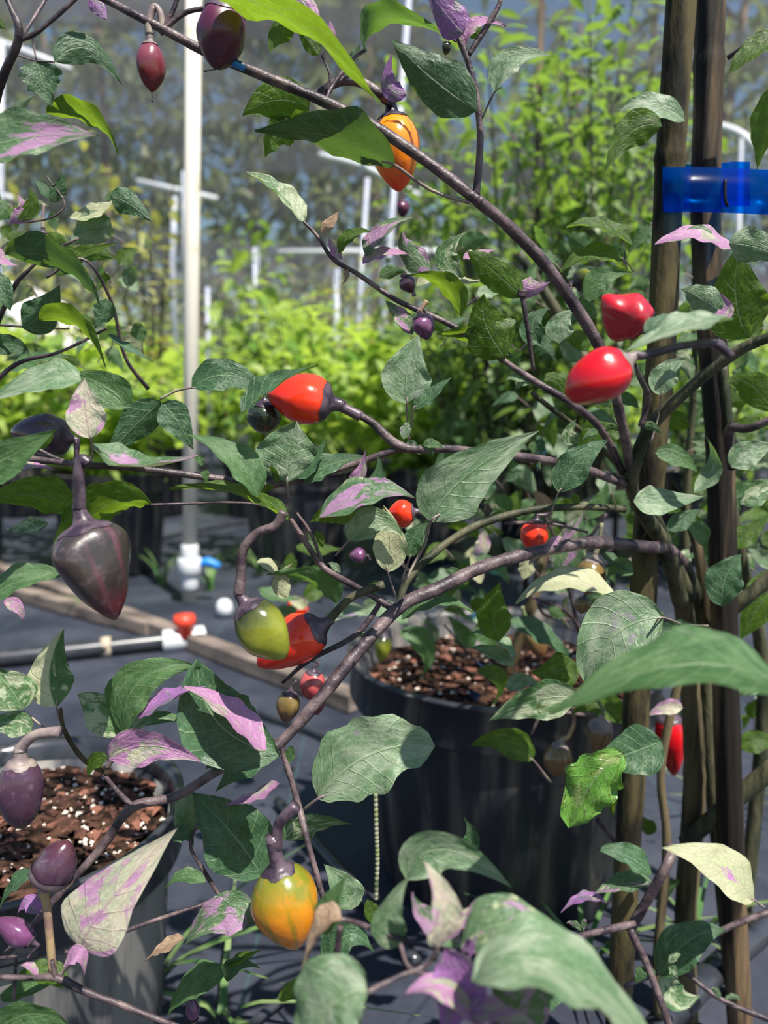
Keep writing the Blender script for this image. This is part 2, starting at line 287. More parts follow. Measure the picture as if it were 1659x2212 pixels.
# ---------------------------------------------------------------- leaf
class Plant:
    def __init__(s, name, loc, label, cat='plant', group=None):
        s.root = empty(name, loc); tag(s.root, label, cat, group); s.leaves = 0
def leaf(plant, pts, w, kind='g', Y=0.5, dY=0.0, face=1, fold=0.28, peak=0.36, arch=0.06, wave=0.95, pet=None, petY=None, wob=0.22, blunt=1.15, petm='pet'):
    "pts: base, middle, tip in pixels; w: blade width in pixels; Y base depth; dY tip minus base depth; face 1 shows upper side, -1 underside"
    b, m_, t_ = pts
    B = P(b[0], b[1], Y); T = P(t_[0], t_[1], Y + dY); Mm = P(m_[0], m_[1], Y + dY * 0.5)
    ctrl = Mm * 2 - (B + T) * 0.5
    Lm = (T - B).length; sc = scale_at(Mm); wp = w * sc
    Wr = max(wp, 0.46 * Lm); roll = math.acos(min(1, wp / Wr))
    a = (T - B).normalized(); view = (Mm - CAM).normalized()
    pv = a.cross(view).normalized(); vv = a.cross(pv).normalized()
    best = None
    for sg in (1, -1):
        W = (pv * math.cos(roll) + vv * math.sin(roll) * sg).normalized(); n = a.cross(W).normalized()
        if n.z < 0: n = -n
        sc_ = -n.dot(view) * face
        if best is None or sc_ > best[0]: best = (sc_, W, n)
    _, W, n = best
    if n.cross(a).dot(W) < 0: W = -W
    NL, NW = 18, 8; V = []; UV = []; sd_ = rnd.random() * 100; toside = rnd.choice((-1, 1))
    for i in range(NL + 1):
        t = i / NL; c = B * (1 - t) ** 2 + ctrl * 2 * t * (1 - t) + T * t * t
        # ovate blade with a drawn-out tip
        if t < peak: pr = math.sin(0.5 * math.pi * (t / peak)) ** 0.62
        else:
            q = (t - peak) / (1 - peak); pr = math.cos(0.5 * math.pi * q) ** blunt * (1 - 0.16 * math.sin(math.pi * q))
        half = 0.5 * Wr * pr
        tang = (ctrl - B) * (1 - t) + (T - ctrl) * t
        Wd = (W - tang.normalized() * W.dot(tang.normalized())).normalized(); nn = tang.cross(Wd).normalized()
        if nn.dot(n) < 0: nn = -nn
        for j in range(NW + 1):
            u = -1 + 2 * j / NW
            e = 1 + wob * 0.35 * noise.noise(Vector((t * 9, u * 0.8 + (3 if u > 0 else 0), sd_))) * abs(u)
            z = fold * half * (abs(u) ** 1.3) * 0.9 - fold * half * 0.35
            z += 0.10 * wave * Wr * noise.noise(Vector((t * 3.2, u * 1.2, sd_))) * abs(u)
            z += 0.05 * wave * Wr * math.sin(t * 22 + u * u * 3 + sd_) * abs(u) ** 2 * pr
            z += 0.018 * Wr * abs(math.sin((t - 0.2 * abs(u)) * 7.5 * math.pi)) * (1 - abs(u)) * pr
            z += arch * Lm * (4 * t * (1 - t)) * (1 - t * 0.4) - arch * Lm * t * 0.8
            V.append(c + Wd * (u * half * e) + nn * z); UV.append(((u + 1) / 2, t))
    Fc = [(i * (NW + 1) + j, i * (NW + 1) + j + 1, (i + 1) * (NW + 1) + j + 1, (i + 1) * (NW + 1) + j) for i in range(NL) for j in range(NW)]
    o = mesh_obj('leaf', V, Fc, LM[kind], plant.root, uvs=UV)
    if kind in LEAFWORD: o['label'] = LEAFWORD[kind]
    plant.leaves += 1
    if pet:
        pp = pet if isinstance(pet, list) else [pet]
        c = [B + a * (Lm * 0.10), B] + [P(x, y, petY or Y + 0.01) for x, y in pp]
        path = catmull(c, 4); r0 = max(0.0006, Lm * 0.011)
        VV, FF = tube_geo(path, interp([r0 * 0.7, r0, r0 * 1.3], len(path)), 6)
        pe = mesh_obj('petiole', VV, FF, M[petm], o)
    return o

# ---------------------------------------------------------------- pepper
def pepper(label, cal, tip, w, pm, Y, dY=0.0, ped=None, pedw=14, pedm='calyx', calm='calyx', a=0.75, bpow=0.62, lobes=0.05, bend=0.0, style=None, group=None, calr=0.62, call=0.16, pedY=None, dent=0.05, nub=0.0, cback=0.17):
    C = P(cal[0], cal[1], Y); T = P(tip[0], tip[1], Y + dY); ax = T - C; Ln = ax.length; ax.normalize()
    if w < 70 and call == 0.16: call = 0.07
    rnd = random.Random(label)
    root = empty('chili_pepper', C); tag(root, label, 'pepper', group)
    R0 = 0.5 * w * scale_at(C); view = (C - CAM).normalized(); x = ax.cross(view).normalized(); y = ax.cross(x).normalized()
    sd_ = rnd.random() * 50; NS, NR = 28, 24; V = []; UV = []
    def prof(t):
        r = math.sin(math.pi * min(1, max(0, t)) ** a) ** bpow if 0 < t < 1 else 0.0
        if nub: r = max(r, nub * math.sin(math.pi * min(1, max(0, (t - 0.80) / 0.2)) * 0.5 + math.pi * 0.5) if t > 0.8 else 0)
        return r
    def pt(t, ph, k=1.0, add=0.0):
        lob = 1 + lobes * math.cos(3 * ph + sd_) * math.sin(math.pi * min(1, max(t, 0))) + lobes * 0.6 * math.cos(2 * ph + sd_ * 2 + t * 3)
        nz = 1 + dent * 2 * noise.noise(Vector((math.cos(ph) * 1.3, math.sin(ph) * 1.3, t * 2.6 + sd_)))
        r = R0 * prof(t) * lob * nz * k + add
        off = x * (bend * Ln * math.sin(math.pi * t))
        return C + ax * (Ln * t) + off + x * math.cos(ph) * r + y * math.sin(ph) * r
    for i in range(NS + 1):
        t = 0.5 - 0.5 * math.cos(math.pi * i / NS); t = 0.003 + 0.994 * t
        for j in range(NR): V.append(pt(t, 2 * math.pi * j / NR)); UV.append((j / NR, t))
    Fc = [(i * NR + j, i * NR + (j + 1) % NR, (i + 1) * NR + (j + 1) % NR, (i + 1) * NR + j) for i in range(NS) for j in range(NR)]
    Fc.append(tuple(range(NR))[::-1]); Fc.append(tuple(NS * NR + j for j in range(NR)))
    mesh_obj('pepper_body', V, Fc, PM[pm], root, uvs=UV)
    # calyx: a cup that narrows into the stalk, its rim toothed
    pr = 0.5 * pedw * scale_at(C); V = []; rows = 9; NR = 20; tt = call
    for i in range(rows + 1):
        s = i / rows
        for j in range(NR):
            ph = 2 * math.pi * j / NR
            tooth = 0.03 * abs(math.sin(ph * 2.5 + sd_))
            if s < 0.5:
                q = s / 0.5; r = pr + (R0 * prof(0.02) * 0.9 + 0.0004 - pr) * q * q
                V.append(C + ax * (Ln * (-cback + (cback + 0.02) * q)) + x * math.cos(ph) * r + y * math.sin(ph) * r)
            else:
                q = (s - 0.5) / 0.5; t = 0.02 + (tt - 0.02 + tooth * (1 if q > 0.9 else 0)) * q; V.append(pt(t, ph, 1.0, 0.0006 + 0.0006 * math.sin(math.pi * q)))
    Fc = [(i * NR + j, i * NR + (j + 1) % NR, (i + 1) * NR + (j + 1) % NR, (i + 1) * NR + j) for i in range(rows) for j in range(NR)]
    Fc.append(tuple(range(NR))[::-1])
    cl = mesh_obj('calyx', V, Fc, M[calm], root); cl['label'] = 'dark calyx cap' if calm == 'calyx' else 'grey calyx cap'
    if ped:
        pts = [C - ax * (Ln * (cback - 0.04))] + [P(p[0], p[1], p[2] if len(p) > 2 else (pedY or Y)) for p in ped]
        path = catmull(pts, 6); V, Fc = tube_geo(path, interp([pr * 1.15, pr * 0.95, pr * 0.85, pr * 0.95], len(path)), 9)
        mesh_obj('stalk', V, Fc, M[pedm], root)
    if style:
        path = catmull([T, P(style[0], style[1], Y + dY)], 4); V, Fc = tube_geo(path, interp([0.0004, 0.0003, 0.0006], len(path)), 5)
        mesh_obj('style', V, Fc, M['calyx'], root)
    settle(root); return root

# ================================================================ SETTING
def lathe(name, prof, m, parent=None, seg=48, loc=Vector((0, 0, 0)), uneven=0.0, smooth=True):
    V = []
    for i, (r, z) in enumerate(prof):
        for k in range(seg):
            a = 2 * math.pi * k / seg; rr = r * (1 + uneven * noise.noise(Vector((math.cos(a) * 1.5, math.sin(a) * 1.5, z * 3))))
            V.append(Vector((math.cos(a) * rr, math.sin(a) * rr, z + uneven * 0.1 * r * math.sin(2 * a))) + loc)
    Fc = [(i * seg + k, i * seg + (k + 1) % seg, (i + 1) * seg + (k + 1) % seg, (i + 1) * seg + k) for i in range(len(prof) - 1) for k in range(seg)]
    Fc.append(tuple(range(seg))[::-1])
    return mesh_obj(name, V, Fc, m, parent, smooth=smooth)

def ground():
    m, t, o = mat('weed_mat'); b = N(t, 'BsdfPrincipled'); tc = N(t, 'TexCoord'); v = tc.outputs['Object']
    base = mix(t, ramp(t, noise_n(t, v, 3.5, 6, 0.65), 0.35, 0.7), (0.014, 0.018, 0.032), (0.048, 0.053, 0.075))
    base = mix(t, ramp(t, noise_n(t, v, 26, 6, 0.8), 0.62, 0.74), base, (0.15, 0.12, 0.10))
    sx = N(t, 'SeparateXYZ'); L(t, v, sx.inputs[0])
    wv = math_n(t, 'MULTIPLY', math_n(t, 'SINE', math_n(t, 'MULTIPLY', sx.outputs[0], 1900)), math_n(t, 'SINE', math_n(t, 'MULTIPLY', sx.outputs[1], 1900)))
    line = ramp(t, math_n(t, 'ABSOLUTE', math_n(t, 'SUBTRACT', math_n(t, 'FRACT', math_n(t, 'MULTIPLY', sx.outputs[0], 3.2)), 0.5)), 0.012, 0.004)
    base = mix(t, math_n(t, 'MULTIPLY', line, 0.35), base, (0.03, 0.10, 0.09))
    L(t, base, b.inputs['Base Color']); b.inputs['Roughness'].default_value = 0.62; b.inputs['Specular IOR Level'].default_value = 0.4
    bp = N(t, 'Bump'); bp.inputs['Strength'].default_value = 0.5; bp.inputs['Distance'].default_value = 0.003
    L(t, math_n(t, 'ADD', math_n(t, 'MULTIPLY', wv, 0.25), noise_n(t, v, 30, 5)), bp.inputs['Height']); L(t, bp.outputs[0], b.inputs['Normal'])
    L(t, b.outputs[0], o.inputs[0])
    nx, ny = 70, 90; V = []
    for j in range(ny + 1):
        y = -1.5 + 62 * (j / ny) ** 2.2
        for i in range(nx + 1):
            x = (-1 + 2 * i / nx); x = math.copysign(abs(x) ** 1.8, x) * 40
            V.append(Vector((x, y, 0.006 * noise.noise(Vector((x * 2.5, y * 2.5, 0))) - 0.003)))
    Fc = [(j * (nx + 1) + i, j * (nx + 1) + i + 1, (j + 1) * (nx + 1) + i + 1, (j + 1) * (nx + 1) + i) for j in range(ny) for i in range(nx)]
    tag(mesh_obj('ground', V, Fc, m), 'black woven weed mat ground', None, None, 'structure')
ground()

# shade netting: overlapping woven panels hung at the far side and curving in overhead
def net():
    m, t, o = mat('shade_net'); d = N(t, 'BsdfDiffuse'); d.inputs[0].default_value = (0.35, 0.325, 0.37, 1); tr = N(t, 'BsdfTransparent')
    tc = N(t, 'TexCoord'); mp = N(t, 'Mapping'); mp.inputs['Scale'].default_value = (0.12, 0.12, 1.3); L(t, tc.outputs['Object'], mp.inputs[0])
    f = N(t, 'MapRange'); L(t, noise_n(t, mp.outputs[0], 2.0, 4), f.inputs[0]); f.inputs[1].default_value = 0.38; f.inputs[2].default_value = 0.62; f.inputs[3].default_value = 0.34; f.inputs[4].default_value = 0.70
    tl = N(t, 'BsdfTranslucent'); tl.inputs[0].default_value = (0.2, 0.2, 0.22, 1)
    m1 = N(t, 'MixShader'); m1.inputs[0].default_value = 0.4; L(t, d.outputs[0], m1.inputs[1]); L(t, tl.outputs[0], m1.inputs[2])
    ms = N(t, 'MixShader'); L(t, f.outputs[0], ms.inputs[0]); L(t, tr.outputs[0], ms.inputs[1]); L(t, m1.outputs[0], ms.inputs[2]); L(t, ms.outputs[0], o.inputs[0])
    def prof(s):  # s: metres up along the cloth
        if s < 2.6: return (11.0, s)
        a = (s - 2.6) / 5.2; return (11.0 - 4.2 * (a ** 1.5), 2.6 + 4.4 * a)
    for k, (s0, s1) in enumerate([(0.0, 1.55), (1.35, 2.9), (2.65, 4.2), (3.9, 5.6), (5.3, 7.2)]):
        V = []; nx, ns = 60, 12
        for j in range(ns + 1):
            s = s0 + (s1 - s0) * j / ns; y, z = prof(s)
            for i in range(nx + 1):
                x = -13 + 28 * i / nx
                sag = 0.16 * math.sin(x * 0.9 + k * 1.7) * (0.3 + 0.7 * j / ns) + 0.06 * noise.noise(Vector((x * 1.3, s * 2, k)))
                V.append(Vector((x, y + 0.05 * k + sag, max(0.0, z + 0.5 * sag - 0.055 * (x + 4) * (1 if s > 1 else 0)))))
        Fc = [(j * (nx + 1) + i, j * (nx + 1) + i + 1, (j + 1) * (nx + 1) + i + 1, (j + 1) * (nx + 1) + i) for j in range(ns) for i in range(nx)]
        tag(mesh_obj('wall_back_netting', V, Fc, m), 'grey shade netting panel', None, None, 'structure')
net()

def pipe_px(name, a, b, Y0, Y1, wpx, m, label, cat, group=None, kind=None, toground=False, mid=None):
    p0 = P(a[0], a[1], Y0); p1 = P(b[0], b[1], Y1)
    r = 0.5 * wpx * scale_at(p0)
    pts = [p0] + ([P(mid[0], mid[1], (Y0 + Y1) / 2)] if mid else []) + [p1]
    if toground: pts.append(Vector((p1.x, p1.y, 0)))
    path = catmull(pts, 5) if mid else pts
    V, Fc = tube_geo(path, [r] * len(path), 14)
    return tag(mesh_obj(name, V, Fc, m), label, cat, group, kind)
pipe_px('trim_1', (-60, 68), (152, 150), 7.6, 7.4, 15, M['pvc2'], 'white roof pipe, upper left', None, None, 'structure')
pipe_px('trim_2', (298, 392), (468, 430), 7.6, 7.4, 13, M['pvc2'], 'white frame pipe crossing behind the riser', None, None, 'structure')
pipe_px('trim_3', (690, 335), (905, 425), 6.6, 6.4, 15, M['pvc2'], 'white frame pipe below the orange pepper', None, None, 'structure', mid=(790, 362))
pipe_px('trim_4', (1500, 262), (1650, 335), 6.6, 6.3, 18, M['pvc2'], 'white frame pipe beside the stakes', None, None, 'structure', mid=(1590, 285))
pipe_px('trim_5', (-40, 410), (40, 432), 7.6, 7.4, 12, M['pvc2'], 'white frame pipe at left', None, None, 'structure')
pipe_px('trim_6', (600, 545), (960, 543), 8.6, 8.6, 13, M['pvc2'], 'low white rail of the net house', None, None, 'structure')
for i, (a, b, Y, wd) in enumerate([((886, -40), (816, 860), 6.0, 13), ((794, 385), (768, 780), 6.2, 10), ((378, 425), (372, 560), 7.4, 12), ((395, 370), (398, 560), 7.4, 5), ((552, 535), (550, 800), 6.6, 15), ((4, 90), (0, 520), 7.4, 13), ((1602, 300), (1590, 700), 6.4, 9), ((728, 580), (726, 800), 5.6, 11), ((448, 620), (450, 800), 5.2, 9)]):
    pipe_px('trim_%d' % (7 + i), a, b, Y, Y, wd, M['upr'], 'thin white upright of the net house', None, None, 'structure', toground=True)

# trees beyond the netting
def foliage_mesh(name, centres, n, size, m, parent, spread=0.3, slender=0.42, droop=0.35, flat=0.6, R_=None):
    V = []; Fc = []; rr = R_ or rnd
    for _ in range(n):
        c = rr.choice(centres)
        if isinstance(c, tuple): c, sp = c
        else: sp = spread
        p = c + Vector((rr.gauss(0, sp), rr.gauss(0, sp), rr.gauss(0, sp * flat)))
        s = size * rr.uniform(0.55, 1.25); az = rr.uniform(0, 6.283); el = rr.uniform(-1.0, 0.5) * droop * 2
        d = Vector((math.cos(az) * math.cos(el), math.sin(az) * math.cos(el), math.sin(el)))
        side = d.cross(Vector((rr.uniform(-0.5, 0.5), rr.uniform(-0.5, 0.5), 1))).normalized(); nrm = side.cross(d).normalized()
        b = len(V); hw = s * slender * 0.5
        for (t, q) in ((0, 0.0), (0.22, 0.8), (0.48, 1.0), (0.78, 0.55), (1, 0)):
            cc = p + d * (t * s) - nrm * (0.22 * s * t * t) ; 
            if q == 0: V.append(cc)
            else: V += [cc - side * hw * q + nrm * hw * 0.35 * q, cc, cc + side * hw * q + nrm * hw * 0.35 * q]
        # 0 | 1 2 3 | 4 5 6 | 7 8 9 | 10
        Fc += [(b, b + 2, b + 1), (b, b + 3, b + 2), (b + 1, b + 2, b + 5, b + 4), (b + 2, b + 3, b + 6, b + 5), (b + 4, b + 5, b + 8, b + 7), (b + 5, b + 6, b + 9, b + 8), (b + 7, b + 8, b + 10), (b + 8, b + 9, b + 10)]
    return mesh_obj(name, V, Fc, m, parent)
def far_tree(px, Y, r, h0, h1, n, lab):
    x = P(px, 600, Y).x; root = empty('pine_tree', (x, Y, 0)); tag(root, lab, 'tree', 'trees beyond the netting')
    path = catmull([Vector((x, Y, 0)), Vector((x + rnd.uniform(-.2, .2), Y, h1 * 0.5)), Vector((x + rnd.uniform(-.4, .4), Y, h1))], 6)
    V, Fc = tube_geo(path, interp([r, r * 0.8, r * 0.4], len(path)), 10); mesh_obj('trunk', V, Fc, M['trunk'], root)
    cs = [(Vector((x + rnd.gauss(0, 1.5), Y + rnd.gauss(0, 1), rnd.uniform(h0, h1))), rnd.uniform(0.4, 0.9)) for _ in range(18)]
    for c, _ in cs[:6]:
        s0 = Vector((x, Y, max(1, c.z - 1.0))); V2, F2 = tube_geo([s0, c], [r * 0.25, r * 0.1], 6); mesh_obj('bough', V2, F2, M['trunk'], root)
    foliage_mesh('canopy', cs, n, 0.55, M['tree'], root, slender=0.4, droop=0.7, flat=1.8); settle(root)
for i in range(26):
    px = -500 + i * 107 + rnd.uniform(-40, 40); Y = rnd.uniform(15, 28)
    far_tree(px, Y, rnd.uniform(0.07, 0.16), rnd.choice((1.0, 2.0, 3.5)), rnd.uniform(8, 13), 620, 'tall slim pine among the trees seen through the grey netting')
for i in range(10):
    px = -300 + i * 250 + rnd.uniform(-60, 60); Y = rnd.uniform(13, 15.5); x = P(px, 600, Y).x
    root = empty('wild_shrub', (x, Y, 0)); tag(root, 'green shrub growing outside behind the shade netting', 'shrub', 'shrubs outside the netting')
    V, Fc = tube_geo([Vector((x, Y, 0)), Vector((x, Y, 1.4))], [0.05, 0.03], 8); mesh_obj('stem', V, Fc, M['trunk'], root)
    cs = [(Vector((x + rnd.gauss(0, 0.9), Y + rnd.gauss(0, .4), rnd.uniform(0.3, 2.6))), 0.45) for _ in range(10)]
    foliage_mesh('foliage', cs, 700, 0.30, M['tree'], root, slender=0.45); settle(root)

# ---------------------------------------------------------------- pots
def pot(loc, r, h, m, label, group=None, uneven=0.012, seg=56, mr=None):
    root = empty('plant_pot', loc); tag(root, label, 'pot', group)
    z = loc[2]
    prof = [(r * 0.72, 0), (r * 0.78, 0.01), (r * 0.90, h * 0.80), (r * 0.925, h * 0.86), (r * 0.93, h * 0.885)]
    inner = [(r * 0.905, h * 0.93), (r * 0.88, h * 0.80), (r * 0.72, h * 0.1), (r * 0.68, 0.02)]
    lathe('pot_wall', prof + [(r * 0.91, h * 0.90)] + inner, m, root, seg, uneven=uneven)
    lathe('pot_rim', [(r * 0.905, h * 0.80), (r * 0.975, h * 0.815), (r * 0.985, h * 0.83), (r * 0.97, h * 0.975), (r, h * 0.985), (r * 1.0, h * 1.0), (r * 0.965, h), (r * 0.93, h * 0.97), (r * 0.905, h * 0.88)], mr or m, root, seg, uneven=uneven)
    return root
def soil(loc, r, z, label, chips, perl, size=1.0):
    V = []; seg = 40; rings = 14
    for i in range(rings + 1):
        for k in range(seg):
            a = 2 * math.pi * k / seg; rr = r * i / rings
            p = Vector((math.cos(a) * rr, math.sin(a) * rr, 0)); p.z = z + 0.012 * noise.noise(p * 25) + 0.006 * noise.noise(p * 90); V.append(p)
    Fc = [(i * seg + k, i * seg + (k + 1) % seg, (i + 1) * seg + (k + 1) % seg, (i + 1) * seg + k) for i in range(rings) for k in range(seg)]
    fm = [0] * len(Fc)
    def blob(p, s, mi, fl):
        b = len(V); rot = Matrix.Rotation(rnd.uniform(0, 6.28), 3, 'Z') @ Matrix.Rotation(rnd.uniform(-0.6, 0.6), 3, 'X')
        k = [Vector(q) for q in ((1, 0, 0), (0, 1, 0), (-1, 0, 0), (0, -1, 0), (0, 0, 1), (0, 0, -1), (.7, .7, .5), (-.7, -.6, .5))]
        for q in k[:6]:
            q = Vector((q.x * s * (1 if not fl else rnd.uniform(1.2, 2.4)), q.y * s * rnd.uniform(.7, 1.1), q.z * s * (0.8 if not fl else 0.35))); V.append(p + rot @ q)
        for f in ((0, 1, 4), (1, 2, 4), (2, 3, 4), (3, 0, 4), (1, 0, 5), (2, 1, 5), (3, 2, 5), (0, 3, 5)): Fc.append(tuple(b + i for i in f)); fm.append(mi)
    for n_, mi, s, fl in ((chips, 1, 0.0065 * size, True), (chips * 3, 0, 0.006 * size, True), (perl, 2, 0.0028 * size, False)):
        for _ in range(n_):
            a = rnd.uniform(0, 6.283); rr = r * math.sqrt(rnd.random()) * 0.98; blob(Vector((math.cos(a) * rr, math.sin(a) * rr, z + 0.007)), s * rnd.uniform(0.5, 1.4), mi, fl)
    o = mesh_obj('potting_soil', V, Fc, [M['soil'], M['chip'], M['perl']], smooth=False, fmat=fm); o.location = loc
    return tag(o, label, 'soil', None, 'stuff')
# centre pot
CP = Vector((P(1090, 1440, 1.02).x, 1.02, 0)); pot(CP, 0.215, 0.315, M['potb'], 'large black nursery pot standing centre right below the drooping branch', None, 0.045)
soil(CP, 0.185, 0.272, 'dark bark potting mix in the large black centre pot', 260, 260)
# left pot
LP = Vector((P(35, 1745, 0.66).x, 0.66, 0)); pot(LP, 0.150, 0.285, M['potd'], 'weathered grey-black pot with soil, cut by the left edge of the photo', mr=M['poly'])
soil(LP, 0.132, 0.252, 'red-brown bark and white perlite mix in the left pot', 260, 420, 0.95)
# rear row pots with plants
def bush(x, Y, label, group, hpot, height, width, n, size, mt, spots, slender=0.45, stems=6, name='pepper_plant', R_=None):
    rr = R_ or rnd
    root = empty(name, (x, Y, 0)); tag(root, label, 'plant', group)
    V = []; Fc = []; cs = []
    for k in range(stems):
        a = rr.uniform(0, 6.283); w_ = width * rr.uniform(0.3, 1.0); h = height * rr.uniform(0.65, 1.0)
        p0 = Vector((x + 0.02 * math.cos(a), Y + 0.02 * math.sin(a), hpot)); p1 = Vector((x + w_ * 0.4 * math.cos(a), Y + w_ * 0.4 * math.sin(a), hpot + h * 0.5)); p2 = Vector((x + w_ * math.cos(a), Y + w_ * math.sin(a), hpot + h))
        path = catmull([p0, p1, p2], 6); V, Fc = tube_geo(path, interp([0.008, 0.005, 0.002], len(path)), 6); mesh_obj('stem', V, Fc, M['bark_g'], root)
        for q in path[3:]: cs.append((q, spots))
    foliage_mesh('foliage', cs, n, size, mt, root, slender=slender, R_=rr); settle(root)
    return root
def copy_thing(src, loc, rz, sc_=1.0):
    r = src.copy(); col.objects.link(r); r.location = loc; r.rotation_euler = (0, 0, rz); r.scale = (sc_,) * 3
    for ch in list(src.children): c = ch.copy(); col.objects.link(c); c.parent = r
    return r
def where(px):
    marks = [(-60, 'beyond the left edge'), (120, 'nearest the left edge'), (300, 'behind the large dusky purple pepper'), (395, 'just left of the white riser'), (480, 'just right of the white riser'), (620, 'behind the olive green pepper stalk'), (720, 'behind the red sideways pepper'), (850, 'under the thin leaning white upright'), (960, 'behind the upright sage leaf'),
             (1090, 'behind the big central sage leaf'), (1230, 'behind the scarlet round pepper'), (1400, 'behind the mossy stake'), (1520, 'between the two stakes'), (1650, 'behind the right stake'), (9999, 'at the right edge')]
    return next(w for m, w in marks if px <= m)
protoP = None
row1 = [(235, 2.9), (640, 3.0), (905, 3.15), (1180, 3.2), (1480, 3.1), (1790, 3.2), (-120, 3.0)]
row2 = [(px, Y) for Y in (4.3,) for px in (60, 330, 560, 800, 1040, 1300, 1560)]
row3 = [(px, Y) for Y in (5.6, 7.0, 8.4) for px in range(-60, 1700, 170)]
for i, (px, Y) in enumerate(row1 + row2):
    x = P(px, 1000, Y).x
    if protoP is None:
        protoP = pot(Vector((x, Y, 0)), 0.225, 0.38, M['potb'], 'black nursery pot in the nearest rear row, standing left of the white riser foot', 'black pots of the rear rows')
        continue
    q = copy_thing(protoP, (x, Y, 0), i * 1.3, 1.0)
    q['label'] = 'black nursery pot in the %s rear row, %s' % ('nearest' if i < 7 else 'second', where(px))
protos = [bush(0, 0, 'bright green leafy pepper plant in the rear rows beyond the white riser', 'pepper plants in the rear rows', 0.36, 0.55, 0.40, 400, 0.13, M['far1'], 0.09),
          bush(0, 0, 'bright green leafy pepper plant in the rear rows beyond the white riser', 'pepper plants in the rear rows', 0.36, 0.88, 0.36, 430, 0.11, M['far1'], 0.10, stems=8),
          bush(0, 0, 'bright green leafy pepper plant in the rear rows beyond the white riser', 'pepper plants in the rear rows', 0.36, 0.66, 0.42, 360, 0.16, M['far1'], 0.10)]
used = [False] * 3
def put(k, loc, rz, sc_):
    if not used[k]:
        used[k] = True; r = protos[k]; r.location = loc; r.rotation_euler = (0, 0, rz); r.scale = (sc_,) * 3; return r
    return copy_thing(protos[k], loc, rz, sc_)
i = 0
for px, Y in row1[:4] + row1[6:] + row2:
    k = i % 3; x = P(px, 1000, Y).x; q = put(k, (x, Y, 0), i * 2.1, rnd.uniform(0.85, 1.0)); i += 1
    q['label'] = 'bright green pepper plant in the %s rear row, %s' % ('nearest' if Y < 4 else 'second', where(px))
for px, Y in row3:
    k = i % 3; x = P(px + rnd.uniform(-50, 50), 900, Y).x; q = put(k, (x, Y + rnd.uniform(-.2, .2), 0), i * 2.1, rnd.uniform(0.95, 1.2) if px < 900 else 1.1); i += 1
    q['label'] = 'distant green plant in the %s rear row, %s' % ({5.6: 'third', 7.0: 'fourth', 8.4: 'last'}[Y], where(px))
# yellowing tall plants standing out against the netting
for px, Y, h, k in ((330, 3.6, 1.40, 3), (560, 4.4, 1.25, 2), (760, 4.6, 1.35, 3), (120, 3.3, 1.1, 3), (880, 4.4, 1.0, 2)):
    bush(P(px, 800, Y).x, Y, {330: 'yellowing wispy plant rising just left of the white riser', 560: 'sparse yellow-green plant right of the white riser', 760: 'thin yellow-green plant below the frame pipe', 120: 'wispy yellowing plant near the left edge', 880: 'sparse plant behind the small dark round pepper'}[px], None, 0.36, h, 0.35, 150, 0.085, M['far%d' % k], 0.07, stems=8)
# tall airy plants, right of centre
for px, Y, h, wd, n, lab in ((1105, 2.35, 1.30, 0.34, 900, 'tall airy green plant left of the bamboo stakes, its top above the frame'), (1290, 2.2, 1.45, 0.32, 850, 'tall narrow-leaved plant directly left of the mossy bamboo stake'),
                        (1200, 2.7, 1.65, 0.34, 800, 'tallest thin-leaved plant behind the two other airy ones'), (1010, 2.7, 0.72, 0.28, 420, 'medium green plant behind the branch fork'), (1560, 2.6, 0.55, 0.4, 500, 'low dark green plant behind the two stakes')):
    bush(P(px, 800, Y).x, Y, lab, None, 0.30, h, wd, n, 0.075, M['far2'], 0.07, slender=0.36, stems=14)
for px, Y, y0, lab in ((1172, 2.5, -20, 'brown cane behind the tall airy plants, reaching above the frame'), (1366, 2.6, 330, 'short brown cane left of the mossy bamboo stake'), (1120, 3.4, 780, 'low tan cane far behind the branch fork'), (480, 5, 600, 'tan cane in the rear rows right of the white riser'), (712, 5, 560, 'tan cane in the rear rows under the low white rail')):
    p = P(px, y0, Y); V, Fc = tube_geo([Vector((p.x, p.y, 0)), p], [0.010, 0.008], 8); tag(mesh_obj('cane_stake', V, Fc, M['bamboo2']), lab, 'cane')

# ---------------------------------------------------------------- irrigation
def riser():
    b = G(409, 1300); root = empty('water_riser', b); tag(root, 'white PVC riser pipe standing left of centre with a coupling near its foot', 'pipe')
    top = P(419, -60, b.y); r = 0.5 * 32 * scale_at(P(410, 800, b.y))
    V, Fc = tube_geo([b, b.lerp(top, 0.5), top], [r] * 3, 20); mesh_obj('pipe', V, Fc, M['pvc'], root)
    def ring(y0, y1, k, m, nm):
        a0 = P(410, y0, b.y); a1 = P(410, y1, b.y); V, Fc = tube_geo([a0, a0.lerp(a1, 0.12), a0.lerp(a1, 0.88), a1], [r * k * 0.9, r * k, r * k, r * k * 0.9], 20); return mesh_obj(nm, V, Fc, m, root)
    ring(1176, 1225, 1.22, M['pvc2'], 'coupling'); ring(1205, 1238, 1.7, M['pvc2'], 'valve_body'); ring(1235, 1272, 1.2, M['pvc2'], 'coupling')
    c = P(430, 1220, b.y); V, Fc = tube_geo(catmull([c, P(448, 1214, b.y), P(474, 1224, b.y)], 4), interp([0.012, 0.016, 0.012], 5), 8); o = mesh_obj('valve_handle', V, Fc, M['bluev'], root); o['label'] = 'blue valve handle'
    settle(root)
riser()
def ground_tube(name, pts, wpx, m, label, cat, z=0.012, n=8, sides=14, root=None):
    w3 = [G(p[0], p[1], p[2] if len(p) > 2 else z) for p in pts]; path = catmull(w3, n); r = [0.5 * wpx * scale_at(w3[len(w3) // 2])] * len(path)
    V, Fc = tube_geo(path, r, sides); o = mesh_obj(name, V, Fc, m, root)
    if label: tag(o, label, cat)
    return o
